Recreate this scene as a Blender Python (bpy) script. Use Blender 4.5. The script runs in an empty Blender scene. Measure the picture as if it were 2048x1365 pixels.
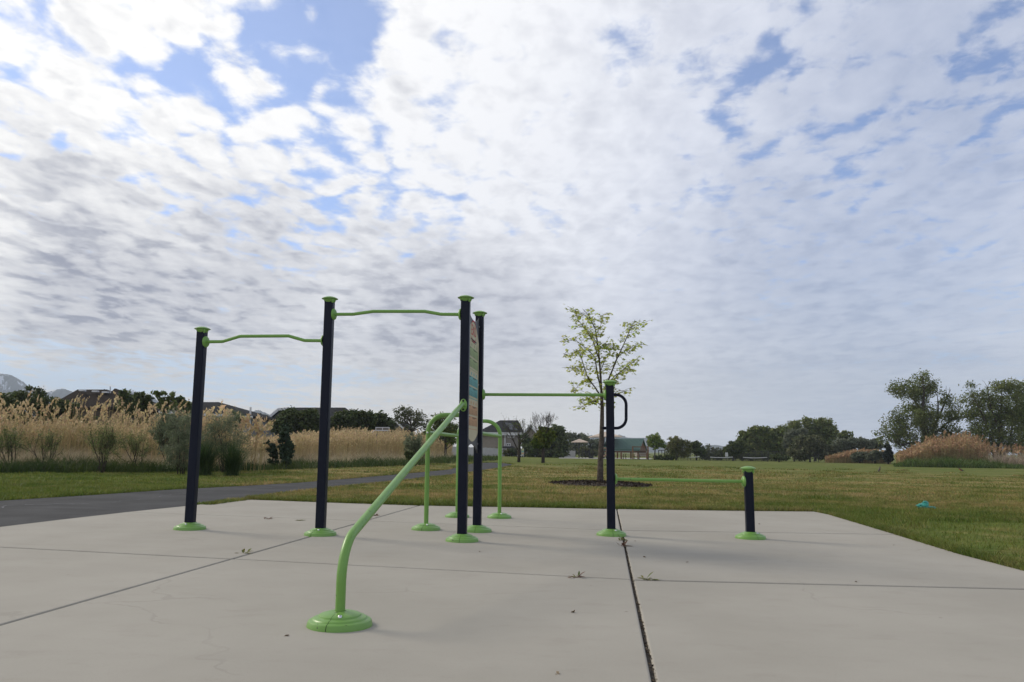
import bpy, math, random
import numpy as np
from mathutils import Vector, Matrix, noise as mnoise

S = bpy.context.scene
COL = S.collection
R = math.radians
rng = np.random.default_rng(11)
random.seed(5)

# ------------------------------------------------------------------ camera geometry (photo pixels 2048x1365)
FPX, CX, CY = 1550.0, 1024.0, 682.5
PITCH, ROLL, CAMH = R(8.06), R(0.42), 0.87
SLOPE = 0.014                                  # the lawn and the slab fall gently to the right
Fv = np.array([0, math.cos(PITCH), math.sin(PITCH)])
R0 = np.array([1.0, 0, 0]); U0 = np.array([0, -math.sin(PITCH), math.cos(PITCH)])
Rv = R0*math.cos(ROLL) + U0*math.sin(ROLL)
Uv = -R0*math.sin(ROLL) + U0*math.cos(ROLL)
CAM = np.array([0, 0, CAMH])

def ray(x, y):
    return Fv + Rv*(x-CX)/FPX - Uv*(y-CY)/FPX
def at(x, y, Y):
    d = ray(x, y); return CAM + d*(Y/d[1])
def gz(X):
    X = np.asarray(X, float)
    lim = 60.0
    return -SLOPE*lim*np.tanh(X/lim)
def gpt(x, y):
    d = ray(x, y); t = 1.0
    for i in range(60):                       # fixed point on the gently curved sheet
        p = CAM + d*t
        t = (CAMH - float(gz(p[0])))/max(1e-6, -d[2])
        t = min(t, 900.0)
    p = CAM + d*t; p[2] = float(gz(p[0])); return p
def onground(x, Y):
    """ground point under pixel column x at depth Y"""
    lo, hi = 700.0, 1365.0
    X = (x-CX)/FPX*Y
    for i in range(8):
        z = float(gz(X)); v = np.array([X, Y, z])-CAM
        xx = CX + FPX*v.dot(Rv)/v.dot(Fv)
        X += (x-xx)*Y/FPX
    return np.array([X, Y, float(gz(X))])
def pxs(Y):                                    # metres per photo pixel at depth Y
    return Y/FPX

# ------------------------------------------------------------------ object helpers
def tag(o, label=None, cat=None, group=None, kind=None):
    if label: o['label'] = label
    if cat: o['category'] = cat
    if group: o['group'] = group
    if kind: o['kind'] = kind
    return o
def thing(name, loc, label, cat, group=None):
    o = bpy.data.objects.new(name, None); COL.objects.link(o)
    o.empty_display_size = .2
    o.location = Vector(loc); tag(o, label, cat, group)
    o['_o'] = 0; del o['_o']
    return o
def origin_of(o):
    while o.parent is not None: o = o.parent
    return np.array(o.location)

class MB:
    def __init__(s): s.v = []; s.f = []; s.n = 0; s.mi = []; s.cur = 0
    def add(s, verts, faces):
        verts = [tuple(map(float, p)) for p in verts]
        s.v += verts
        s.f += [tuple(i+s.n for i in f) for f in faces]
        s.mi += [s.cur]*len(faces)
        s.n += len(verts); return s
    def box(s, c, size, rz=0, ax=None):
        c = np.array(c, float); h = np.array(size, float)/2
        if ax is None:
            ca, sa = math.cos(rz), math.sin(rz)
            ax = (np.array([ca, sa, 0]), np.array([-sa, ca, 0]), np.array([0, 0, 1.0]))
        vs = []
        for k in (-1, 1):
            for j in (-1, 1):
                for i in (-1, 1):
                    vs.append(c+ax[0]*h[0]*i+ax[1]*h[1]*j+ax[2]*h[2]*k)
        return s.add(vs, [(0, 2, 3, 1), (4, 5, 7, 6), (0, 1, 5, 4), (2, 6, 7, 3), (0, 4, 6, 2), (1, 3, 7, 5)])
    def tube(s, pts, r, n=10, caps=True):
        pts = [np.array(p, float) for p in pts]
        m = len(pts)
        rs = [r]*m if np.isscalar(r) else list(r)
        t0 = pts[1]-pts[0]; t0 = t0/np.linalg.norm(t0)
        up = np.array([0, 0, 1.0]) if abs(t0[2]) < .9 else np.array([1.0, 0, 0])
        u = np.cross(t0, up); u /= np.linalg.norm(u)
        vs = []
        for i in range(m):
            if i == 0: t = pts[1]-pts[0]
            elif i == m-1: t = pts[-1]-pts[-2]
            else: t = pts[i+1]-pts[i-1]
            t = t/max(1e-9, np.linalg.norm(t))
            u = u-t*u.dot(t); u /= max(1e-9, np.linalg.norm(u)); w = np.cross(t, u)
            for k in range(n):
                a = 2*math.pi*k/n
                vs.append(pts[i]+(u*math.cos(a)+w*math.sin(a))*rs[i])
        fs = []
        for i in range(m-1):
            for k in range(n):
                k2 = (k+1) % n
                fs.append((i*n+k, i*n+k2, (i+1)*n+k2, (i+1)*n+k))
        if caps:
            fs.append(tuple(range(n-1, -1, -1))); fs.append(tuple((m-1)*n+k for k in range(n)))
        return s.add(vs, fs)
    def lathe(s, c, prof, n=40, axis=None, a0=0.0, a1=2*math.pi, squash=(1, 1)):
        """prof: list of (radius, height); axis: (u, v, w) frame"""
        c = np.array(c, float)
        if axis is None: axis = (np.array([1.0, 0, 0]), np.array([0, 1.0, 0]), np.array([0, 0, 1.0]))
        full = abs(a1-a0-2*math.pi) < 1e-6
        cols = n if full else n+1
        vs = []; fs = []
        for (r, h) in prof:
            for k in range(cols):
                a = a0+(a1-a0)*k/n
                vs.append(c+axis[0]*math.cos(a)*r*squash[0]+axis[1]*math.sin(a)*r*squash[1]+axis[2]*h)
        for i in range(len(prof)-1):
            for k in range(n):
                k2 = (k+1) % cols
                fs.append((i*cols+k, i*cols+k2, (i+1)*cols+k2, (i+1)*cols+k))
        return s.add(vs, fs)
    def prism(s, poly, off):
        """planar polygon (list of 3-vectors) extruded by vector off"""
        poly = [np.array(p, float) for p in poly]; off = np.array(off, float); n = len(poly)
        vs = poly+[p+off for p in poly]
        fs = [tuple(range(n-1, -1, -1)), tuple(range(n, 2*n))]
        for i in range(n):
            j = (i+1) % n; fs.append((i, j, n+j, n+i))
        return s.add(vs, fs)
    def poly(s, pts): return s.add(pts, [tuple(range(len(pts)))])
    def build(s, name, m, parent=None, smooth=False, origin=None, bevel=0, autosm=None):
        me = bpy.data.meshes.new(name)
        o0 = origin_of(parent) if parent is not None else (np.array(origin, float) if origin is not None else np.zeros(3))
        vs = np.array(s.v, float).reshape(-1, 3)-o0
        me.from_pydata([tuple(p) for p in vs], [], s.f)
        ms = m if isinstance(m, (list, tuple)) else [m]
        for q in ms: me.materials.append(q)
        if len(ms) > 1: me.polygons.foreach_set('material_index', s.mi)
        return finish(name, me, parent, o0, smooth, bevel, autosm)

def finish(name, me, parent, o0, smooth=False, bevel=0, autosm=None):
    import bmesh
    me.validate(); me.update()
    if smooth or autosm:
        me.polygons.foreach_set('use_smooth', [True]*len(me.polygons))
    o = bpy.data.objects.new(name, me); COL.objects.link(o)
    if autosm:
        bm = bmesh.new(); bm.from_mesh(me)
        for e in bm.edges:
            if len(e.link_faces) == 2 and e.calc_face_angle(0) > R(autosm): e.smooth = False
        bm.to_mesh(me); bm.free()
    if bevel:
        md = o.modifiers.new('bevel', 'BEVEL'); md.width = bevel; md.segments = 2; md.limit_method = 'ANGLE'; md.angle_limit = R(40)
    if parent is not None: o.parent = parent
    else: o.location = Vector(o0)
    return o

def np_mesh(name, V, F, m, parent=None, origin=None, smooth=False):
    """V (n,3) float, F (k,3|4) int -> mesh object, fast"""
    o0 = origin_of(parent) if parent is not None else (np.array(origin, float) if origin is not None else np.zeros(3))
    V = np.asarray(V, np.float32)-o0.astype(np.float32)
    F = np.asarray(F, np.int32); k = F.shape[1]
    me = bpy.data.meshes.new(name)
    me.vertices.add(len(V)); me.vertices.foreach_set('co', V.ravel())
    me.loops.add(F.size); me.loops.foreach_set('vertex_index', F.ravel())
    me.polygons.add(len(F))
    me.polygons.foreach_set('loop_start', np.arange(0, F.size, k, dtype=np.int32))
    if smooth: me.polygons.foreach_set('use_smooth', np.ones(len(F), bool))
    me.materials.append(m); me.update(calc_edges=True)
    o = bpy.data.objects.new(name, me); COL.objects.link(o)
    if parent is not None: o.parent = parent
    else: o.location = Vector(o0)
    return o

def rounded(pts, rad, seg=8):
    """polyline with filleted corners; rad per inner corner or scalar"""
    pts = [np.array(p, float) for p in pts]; out = [pts[0]]
    for i in range(1, len(pts)-1):
        r = rad if np.isscalar(rad) else rad[i-1]
        a = pts[i-1]-pts[i]; b = pts[i+1]-pts[i]
        la, lb = np.linalg.norm(a), np.linalg.norm(b); a = a/la; b = b/lb
        cosang = np.clip(a.dot(b), -1, 1); ang = math.acos(cosang)
        d = min(r/math.tan(ang/2), la*.49, lb*.49); r = d*math.tan(ang/2)
        bis = a+b; bis /= np.linalg.norm(bis)
        c = pts[i]+bis*(r/math.sin(ang/2))
        p0 = pts[i]+a*d; p1 = pts[i]+b*d
        e0 = p0-c; e1 = p1-c
        tot = math.acos(np.clip(e0.dot(e1)/(np.linalg.norm(e0)*np.linalg.norm(e1)), -1, 1))
        for k in range(seg+1):
            t = k/seg
            out.append(c+(e0*math.sin((1-t)*tot)+e1*math.sin(t*tot))/math.sin(tot))
    out.append(pts[-1]); return out

# ------------------------------------------------------------------ materials
def sr(r, g, b):
    def f(c):
        c /= 255.0
        return c/12.92 if c <= .04045 else ((c+.055)/1.055)**2.4
    return (f(r), f(g), f(b))
def newmat(name):
    m = bpy.data.materials.new(name); m.use_nodes = True
    nt = m.node_tree; b = nt.nodes['Principled BSDF']
    return m, nt, b
def N(nt, t, **kw):
    n = nt.nodes.new(t)
    for k, v in kw.items(): setattr(n, k, v)
    return n
def math_(nt, op, a, b=None, c=None, clamp=False):
    n = N(nt, 'ShaderNodeMath', operation=op); n.use_clamp = clamp
    for i, v in enumerate((a, b, c)):
        if v is None: continue
        if isinstance(v, (int, float)): n.inputs[i].default_value = v
        else: nt.links.new(v, n.inputs[i])
    return n.outputs[0]
def sstep(nt, v, a, b, o0=0.0, o1=1.0):
    n = N(nt, 'ShaderNodeMapRange', interpolation_type='SMOOTHSTEP')
    nt.links.new(v, n.inputs[0])
    for i, q in zip((1, 2, 3, 4), (a, b, o0, o1)): n.inputs[i].default_value = q
    return n.outputs[0]
def mix(nt, f, a, b):
    n = N(nt, 'ShaderNodeMix', data_type='RGBA')
    for idx, v in ((0, f), (6, a), (7, b)):
        if isinstance(v, (int, float)): n.inputs[idx].default_value = v
        elif isinstance(v, tuple): n.inputs[idx].default_value = (*v[:3], 1)
        else: nt.links.new(v, n.inputs[idx])
    return n.outputs[2]
def noise(nt, vec, scale, detail=4, rough=.55, dist=0.0):
    n = N(nt, 'ShaderNodeTexNoise')
    if vec is not None: nt.links.new(vec, n.inputs['Vector'])
    n.inputs['Scale'].default_value = scale; n.inputs['Detail'].default_value = detail
    n.inputs['Roughness'].default_value = rough; n.inputs['Distortion'].default_value = dist
    return n.outputs['Fac']
def mapping(nt, vec, scale=(1, 1, 1), rot=(0, 0, 0), loc=(0, 0, 0)):
    n = N(nt, 'ShaderNodeMapping'); nt.links.new(vec, n.inputs['Vector'])
    n.inputs['Scale'].default_value = scale; n.inputs['Rotation'].default_value = rot; n.inputs['Location'].default_value = loc
    return n.outputs[0]
def worldpos(nt):
    return N(nt, 'ShaderNodeNewGeometry').outputs['Position']
def bump(nt, b, h, strength=.3, dist=.01):
    n = N(nt, 'ShaderNodeBump'); n.inputs['Strength'].default_value = strength; n.inputs['Distance'].default_value = dist
    nt.links.new(h, n.inputs['Height']); nt.links.new(n.outputs[0], b.inputs['Normal'])
def setc(b, nt, col):
    if isinstance(col, tuple): b.inputs['Base Color'].default_value = (*col[:3], 1)
    else: nt.links.new(col, b.inputs['Base Color'])

def plain(name, c1, c2=None, scale=6, rough=.6, metal=0.0, spec=.5, bumpk=0.0, bscale=60, lo=.35, hi=.65, detail=4):
    m, nt, b = newmat(name)
    b.inputs['Roughness'].default_value = rough; b.inputs['Metallic'].default_value = metal
    b.inputs['Specular IOR Level'].default_value = spec
    P = worldpos(nt)
    if c2 is None: setc(b, nt, c1)
    else: setc(b, nt, mix(nt, sstep(nt, noise(nt, P, scale, detail), lo, hi), c1, c2))
    if bumpk: bump(nt, b, noise(nt, P, bscale, 4), bumpk, .01)
    return m

def leafmat(name, c1, c2, var=.5, trans=.35, scale=.5, rough=.6, spec=.25, tint=None):
    """leaves and blades: patchy colour + random value per leaf, some light comes through"""
    m, nt, b = newmat(name)
    g = N(nt, 'ShaderNodeNewGeometry'); P = g.outputs['Position']; rnd = g.outputs['Random Per Island']
    f = sstep(nt, noise(nt, P, scale, 3), .38, .62)
    col = mix(nt, f, c1, c2)
    h = N(nt, 'ShaderNodeHueSaturation'); nt.links.new(col, h.inputs['Color'])
    nt.links.new(math_(nt, 'MULTIPLY_ADD', rnd, var*1.2, 1-var*.55), h.inputs['Value'])
    r2 = math_(nt, 'FRACT', math_(nt, 'MULTIPLY', rnd, 37.7))
    nt.links.new(math_(nt, 'MULTIPLY_ADD', r2, .05, .475), h.inputs['Hue'])
    setc(b, nt, h.outputs[0]); b.inputs['Roughness'].default_value = rough; b.inputs['Specular IOR Level'].default_value = spec
    t = N(nt, 'ShaderNodeBsdfTranslucent'); nt.links.new(h.outputs[0], t.inputs['Color'])
    ms = N(nt, 'ShaderNodeMixShader'); ms.inputs[0].default_value = trans
    nt.links.new(b.outputs[0], ms.inputs[1]); nt.links.new(t.outputs[0], ms.inputs[2])
    nt.links.new(ms.outputs[0], nt.nodes['Material Output'].inputs['Surface'])
    return m

def in_poly(px, py, poly):
    poly = np.asarray(poly, float); inside = np.zeros(len(px), bool); j = len(poly)-1
    for i in range(len(poly)):
        xi, yi = poly[i][:2]; xj, yj = poly[j][:2]
        c = ((yi > py) != (yj > py)) & (px < (xj-xi)*(py-yi)/((yj-yi) if yj != yi else 1e-9)+xi)
        inside ^= c; j = i
    return inside
# ------------------------------------------------------------------ camera
cam = bpy.data.cameras.new('camera'); camo = bpy.data.objects.new('camera', cam); COL.objects.link(camo)
camo.matrix_world = Matrix(((Rv[0], Uv[0], -Fv[0], CAM[0]), (Rv[1], Uv[1], -Fv[1], CAM[1]), (Rv[2], Uv[2], -Fv[2], CAM[2]), (0, 0, 0, 1)))
cam.sensor_width = 36.0; cam.lens = FPX/2048*36.0; cam.clip_start = .05; cam.clip_end = 30000
S.camera = camo
S.render.resolution_x, S.render.resolution_y = 1024, 682
S.view_settings.view_transform = 'Standard'; S.view_settings.look = 'None'
S.view_settings.exposure = 0.22; S.view_settings.gamma = 1
S.cycles.max_bounces = 6; S.cycles.transparent_max_bounces = 8; S.cycles.volume_bounces = 0
S.cycles.use_denoising = True
S.cycles.sample_clamp_indirect = 4.0

# ------------------------------------------------------------------ daylight
SUN = np.array([-.80, .42, .0]); SUN_EL = R(33)
SUN = SUN/np.linalg.norm(SUN)*math.cos(SUN_EL); SUN[2] = math.sin(SUN_EL)
sl = bpy.data.lights.new('sun', 'SUN'); sl.energy = 2.0; sl.angle = R(18); sl.color = (1.0, .92, .80)
so = bpy.data.objects.new('sun', sl); COL.objects.link(so)
so.rotation_euler = Vector(-SUN).to_track_quat('-Z', 'Y').to_euler()

W = bpy.data.worlds.new('World'); S.world = W; W.use_nodes = True
wt = W.node_tree; wt.nodes.clear()
wo = N(wt, 'ShaderNodeOutputWorld')
sky = N(wt, 'ShaderNodeTexSky', sky_type='NISHITA'); sky.sun_disc = False
sky.sun_elevation = SUN_EL; sky.sun_rotation = math.atan2(SUN[0], SUN[1])
sky.altitude = 1300; sky.air_density = 1.0; sky.dust_density = .6; sky.ozone_density = 2.0
bsky = N(wt, 'ShaderNodeBackground'); bsky.inputs['Strength'].default_value = .13
tc = N(wt, 'ShaderNodeTexCoord'); D = tc.outputs['Generated']
sep = N(wt, 'ShaderNodeSeparateXYZ'); wt.links.new(D, sep.inputs[0])
zc = math_(wt, 'ADD', math_(wt, 'MAXIMUM', sep.outputs[2], 0.0), .085)
u = math_(wt, 'DIVIDE', sep.outputs[0], zc); v = math_(wt, 'DIVIDE', sep.outputs[1], zc)
cmb = N(wt, 'ShaderNodeCombineXYZ'); wt.links.new(u, cmb.inputs[0]); wt.links.new(v, cmb.inputs[1])
PL = cmb.outputs[0]                            # position on the flat cloud layer

def ndir(x, y):
    d = ray(x, y); return d/np.linalg.norm(d)
def wrap(x, y, r, amp, soft=0.0, warped=True):
    """a soft patch of sky round a direction; r in photo pixels"""
    d = ndir(x, y); ang = r/FPX
    n = N(wt, 'ShaderNodeVectorMath', operation='DOT_PRODUCT'); wt.links.new(DW if warped else D, n.inputs[0]); n.inputs[1].default_value = tuple(d)
    return sstep(wt, n.outputs['Value'], math.cos(ang), math.cos(ang*soft), 0.0, amp)
def total(lst):
    t = lst[0]
    for q in lst[1:]: t = math_(wt, 'ADD', t, q)
    return t
# warped direction so that patches get ragged edges
wn = N(wt, 'ShaderNodeTexNoise'); wt.links.new(PL, wn.inputs['Vector']); wn.inputs['Scale'].default_value = 3.2; wn.inputs['Detail'].default_value = 6
wv = N(wt, 'ShaderNodeVectorMath', operation='MULTIPLY_ADD'); wt.links.new(wn.outputs['Color'], wv.inputs[0])
wv.inputs[1].default_value = (.17, .17, .13); wv.inputs[2].default_value = (-.085, -.085, -.065)
wa = N(wt, 'ShaderNodeVectorMath', operation='ADD'); wt.links.new(D, wa.inputs[0]); wt.links.new(wv.outputs[0], wa.inputs[1])
DWn = N(wt, 'ShaderNodeVectorMath', operation='NORMALIZE'); wt.links.new(wa.outputs[0], DWn.inputs[0]); DW = DWn.outputs[0]

ST = R(-13)                                    # cloud streets run away to the right
Pm = mapping(wt, PL, rot=(0, 0, -ST), scale=(1.0, .68, 1))
big = noise(wt, Pm, 1.3, 3, .5)
cell = noise(wt, Pm, 9.5, 6, .57, .25)
cellA = cell; cellS = noise(wt, mapping(wt, Pm, loc=(-.034, .012, 0)), 9.5, 6, .57, .25)
pw = N(wt, 'ShaderNodeVectorMath', operation='MULTIPLY_ADD'); wt.links.new(wn.outputs['Color'], pw.inputs[0]); pw.inputs[1].default_value = (.24, .24, 0); wt.links.new(Pm, pw.inputs[2])
vo = N(wt, 'ShaderNodeTexVoronoi', feature='SMOOTH_F1'); wt.links.new(pw.outputs[0], vo.inputs['Vector']); vo.inputs['Scale'].default_value = 12.0; vo.inputs['Smoothness'].default_value = .35
puff = math_(wt, 'MULTIPLY_ADD', vo.outputs['Distance'], -1.15, 1.0)
cell = math_(wt, 'ADD', math_(wt, 'MULTIPLY', cell, .62), math_(wt, 'MULTIPLY', puff, .40))
fine = noise(wt, PL, 19.0, 5, .62, .5)
under = noise(wt, mapping(wt, Pm, loc=(-.045, .03, 0)), 7.5, 4, .50, .25)

leftness = sstep(wt, sep.outputs[0], .08, -.36)
rightness = sstep(wt, sep.outputs[0], -.05, .5)
centre = math_(wt, 'SUBTRACT', math_(wt, 'SUBTRACT', 1.0, leftness), rightness)
holes = total([wrap(615, 70, 165, .52), wrap(500, 45, 90, .22), wrap(400, 120, 80, .20), wrap(300, 110, 90, .18), wrap(250, 170, 70, .12),
               wrap(620, 270, 140, .07), wrap(790, 370, 170, .12), wrap(700, 300, 130, .05), wrap(820, 460, 150, .12), wrap(600, 440, 150, .14), wrap(400, 250, 120, .08),
               wrap(1455, 185, 110, .26), wrap(1570, 45, 150, .20), wrap(1290, 80, 100, .13), wrap(1750, 275, 130, .19), wrap(2010, 180, 150, .2),
               wrap(1590, 490, 210, .11), wrap(1950, 570, 230, .14), wrap(1280, 560, 160, .06), wrap(60, 275, 70, .10)])
lowband = math_(wt, 'MULTIPLY', sstep(wt, sep.outputs[2], .040, .070), sstep(wt, sep.outputs[2], .135, .085))
holes = math_(wt, 'ADD', holes, math_(wt, 'MULTIPLY', lowband, math_(wt, 'MULTIPLY_ADD', leftness, .40, .06)))
K = total([math_(wt, 'MULTIPLY', leftness, .65), math_(wt, 'MULTIPLY', rightness, .30), .85])
sheet = sstep(wt, sep.outputs[2], .32, .14)
K = math_(wt, 'MULTIPLY', K, math_(wt, 'MULTIPLY_ADD', sheet, -.35, 1.0))
lowm = sstep(wt, sep.outputs[2], .20, .07)
streak = noise(wt, mapping(wt, D, scale=(2.6, 2.6, 34), rot=(0, R(1.2), 0)), 1.6, 5, .6, .6)
dens = total([math_(wt, 'MULTIPLY', math_(wt, 'SUBTRACT', cell, .5), math_(wt, 'MULTIPLY', K, 1.15)),
              math_(wt, 'MULTIPLY', math_(wt, 'SUBTRACT', big, .5), .55),
              math_(wt, 'MULTIPLY', math_(wt, 'SUBTRACT', fine, .5), math_(wt, 'MULTIPLY_ADD', rightness, .45, .35)), .675, math_(wt, 'MULTIPLY', sheet, .08), math_(wt, 'MULTIPLY', math_(wt, 'MULTIPLY', math_(wt, 'SUBTRACT', streak, .5), lowm), 1.1)])
dens = math_(wt, 'SUBTRACT', dens, holes)
cover = math_(wt, 'MULTIPLY_ADD', sstep(wt, dens, .15, .55), .84, .16)
cover = math_(wt, 'MULTIPLY', cover, math_(wt, 'MULTIPLY_ADD', rightness, -.17, 1.0))
# brightness of the cloud: thick parts go grey, edges and the sun side stay white
sd = N(wt, 'ShaderNodeVectorMath', operation='DOT_PRODUCT'); wt.links.new(D, sd.inputs[0]); sd.inputs[1].default_value = tuple(SUN)
sunny = sstep(wt, sd.outputs['Value'], .30, .93)
thick = sstep(wt, total([under, math_(wt, 'MULTIPLY', math_(wt, 'SUBTRACT', big, .5), .4)]), .47, .66)
thick = math_(wt, 'MULTIPLY', thick, sstep(wt, dens, .45, .75))
relief = math_(wt, 'MULTIPLY', math_(wt, 'SUBTRACT', cellS, cellA), math_(wt, 'MULTIPLY_ADD', rightness, -.35, .80))
lowgrey = total([wrap(330, 540, 330, .34), wrap(640, 600, 320, .38), wrap(120, 640, 240, .30), wrap(930, 690, 280, .40), wrap(250, 700, 260, .24), wrap(1010, 600, 220, .22),
                 wrap(60, 330, 160, .2), wrap(1400, 640, 340, .14), wrap(1750, 420, 400, .25), wrap(1980, 80, 280, .22), wrap(1650, 720, 400, .18)])
patchy = math_(wt, 'MULTIPLY_ADD', math_(wt, 'SUBTRACT', under, .5), 1.0, .80, clamp=True)
dark = math_(wt, 'ADD', math_(wt, 'MULTIPLY', thick, math_(wt, 'MULTIPLY_ADD', leftness, .14, .17)), math_(wt, 'MULTIPLY', lowgrey, patchy))
dark = math_(wt, 'ADD', dark, math_(wt, 'MULTIPLY', math_(wt, 'MULTIPLY', math_(wt, 'SUBTRACT', .5, streak), lowm), 1.2))
dark = math_(wt, 'ADD', dark, math_(wt, 'MULTIPLY', relief, math_(wt, 'MULTIPLY_ADD', sheet, -.45, 1.0)))
dark = math_(wt, 'ADD', dark, math_(wt, 'MULTIPLY', rightness, .33), clamp=True)
litc = mix(wt, sunny, sr(226, 229, 238), sr(253, 252, 250))
grey = mix(wt, rightness, sr(150, 154, 170), sr(150, 162, 188))
ccol = mix(wt, dark, litc, grey)
cream = math_(wt, 'MULTIPLY', sstep(wt, sep.outputs[2], .15, .03), math_(wt, 'MULTIPLY_ADD', rightness, -.35, .70))
ccol = mix(wt, cream, ccol, mix(wt, rightness, sr(230, 226, 218), sr(194, 204, 220)))
ccol = mix(wt, math_(wt, 'MULTIPLY', sstep(wt, sep.outputs[2], .58, .80), .8), ccol, (.30, .34, .42))  # unseen overhead cloud greyed to lower the light on the ground
bcl = N(wt, 'ShaderNodeBackground'); wt.links.new(ccol, bcl.inputs['Color']); bcl.inputs['Strength'].default_value = 1.0
skc = N(wt, 'ShaderNodeMix', data_type='RGBA', blend_type='MULTIPLY'); skc.inputs[0].default_value = 1.0
wt.links.new(sky.outputs[0], skc.inputs[6]); skc.inputs[7].default_value = (1.02, 1.06, 1.22, 1)
wt.links.new(skc.outputs[2], bsky.inputs['Color'])
bhz = N(wt, 'ShaderNodeBackground'); wt.links.new(mix(wt, rightness, sr(200, 220, 242), sr(170, 194, 224)), bhz.inputs['Color']); bhz.inputs['Strength'].default_value = 1.0
mhz = N(wt, 'ShaderNodeMixShader'); wt.links.new(math_(wt, 'MULTIPLY', sstep(wt, sep.outputs[2], .26, .08), .92), mhz.inputs[0]); wt.links.new(bsky.outputs[0], mhz.inputs[1]); wt.links.new(bhz.outputs[0], mhz.inputs[2])
mxs = N(wt, 'ShaderNodeMixShader'); wt.links.new(cover, mxs.inputs[0]); wt.links.new(mhz.outputs[0], mxs.inputs[1]); wt.links.new(bcl.outputs[0], mxs.inputs[2])
wt.links.new(mxs.outputs[0], wo.inputs['Surface'])
W.cycles.sampling_method = 'MANUAL'; W.cycles.sample_map_resolution = 512
# ------------------------------------------------------------------ outlines on the ground (from the photo's lines)
def gp(pts): return [gpt(*p) for p in pts]
pad_back_l = gp([(488, 1000), (660, 1006.5), (840, 1012.5)])
pad_back_r = gp([(1235, 1019.5), (1435, 1022.5), (1628, 1024.5)])
pad_left = gp([(0, 1055.5), (120, 1041), (250, 1026), (400, 1010.5)])
pad_right = gp([(1660, 1031), (1740, 1055), (1800, 1073), (1920, 1110), (2048, 1143)])
d = pad_left[0]-pad_left[1]; nearL = pad_left[0]+d/np.linalg.norm(d)*9
d = pad_right[-1]-pad_right[-2]; nearR = pad_right[-1]+d/np.linalg.norm(d)*6
PAD = [nearL]+pad_left+pad_back_l+pad_back_r+pad_right+[nearR, np.array([nearR[0], -3.5, 0]), np.array([nearL[0], -3.5, 0])]
path_lo = gp([(404, 1011), (494, 998), (570, 986), (658, 976.5), (800, 962.5), (900, 951), (965, 942), (1000, 937), (1018, 932.5)])
path_hi = gp([(1024, 929), (1010, 927), (985, 925.3), (950, 926.3), (925, 931), (900, 939), (800, 948.5), (700, 957), (600, 965), (480, 972), (350, 978.5), (180, 990), (0, 1001)])
d = path_hi[-1]-path_hi[-2]; d = d/np.linalg.norm(d)
PATH = list(reversed(pad_left))+path_lo+path_hi+[path_hi[-1]+d*14, nearL+d*6, nearL]
PATH = [np.array([p[0], p[1], float(gz(p[0]))]) for p in PATH]

# ------------------------------------------------------------------ lawn
def lawn_colour(nt, P):
    Ps = mapping(nt, P, scale=(.55, 1.0, 1))
    a = noise(nt, Ps, .45, 4, .6)
    b2 = noise(nt, mapping(nt, P, scale=(.7, 1, 1)), 2.6, 4, .65)
    sepy = N(nt, 'ShaderNodeSeparateXYZ'); nt.links.new(P, sepy.inputs[0])
    y = sepy.outputs[1]
    # the watered edge by the slab and the far field are greener than the middle
    far = sstep(nt, y, 34, 62); near = sstep(nt, y, 15.5, 11.5)
    dry = math_(nt, 'ADD', math_(nt, 'MULTIPLY', math_(nt, 'SUBTRACT', a, .5), 1.9), math_(nt, 'MULTIPLY', math_(nt, 'SUBTRACT', b2, .5), 2.1))
    dry = math_(nt, 'ADD', dry, .45)
    dry = math_(nt, 'SUBTRACT', dry, math_(nt, 'MULTIPLY', near, .34))
    dry = math_(nt, 'SUBTRACT', dry, math_(nt, 'MULTIPLY', far, .30))
    left = sstep(nt, sepy.outputs[0], -4.0, -9.0)
    dry = math_(nt, 'SUBTRACT', dry, math_(nt, 'MULTIPLY', math_(nt, 'MULTIPLY', left, sstep(nt, y, 30, 20)), .42))
    dry = sstep(nt, dry, .05, .95)
    g = mix(nt, sstep(nt, noise(nt, P, .9, 3), .35, .65), (.084, .120, .018), (.130, .156, .029))
    t = mix(nt, sstep(nt, noise(nt, P, 2.3, 3), .35, .65), (.270, .205, .075), (.350, .265, .115))
    return mix(nt, dry, g, t)
m_lawn, nt, b = newmat('lawn soil')
P = worldpos(nt)
c = lawn_colour(nt, P)
sp = noise(nt, mapping(nt, P, scale=(1, .5, 1)), 22, 4, .7)
h = N(nt, 'ShaderNodeHueSaturation'); nt.links.new(c, h.inputs['Color']); nt.links.new(sstep(nt, sp, .25, .75, .62, 1.25), h.inputs['Value'])
setc(b, nt, h.outputs[0]); b.inputs['Roughness'].default_value = .95; b.inputs['Specular IOR Level'].default_value = .1
bump(nt, b, noise(nt, P, 30, 4), .5, .05)
xs = np.concatenate([[-9000, -3000, -900, -400, -200, -120], np.arange(-80, 81, 8), [120, 200, 400, 900, 3000, 9000]])
ys = np.array([-60, -10, 0, 5, 10, 20, 40, 80, 160, 400, 1000, 3000, 8500.])
V = np.array([[x, y, gz(x)-.012] for y in ys for x in xs]); nx = len(xs)
F = np.array([[j*nx+i, j*nx+i+1, (j+1)*nx+i+1, (j+1)*nx+i] for j in range(len(ys)-1) for i in range(nx-1)])
lawn = np_mesh('lawn', V, F, m_lawn); tag(lawn, kind='structure')

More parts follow.
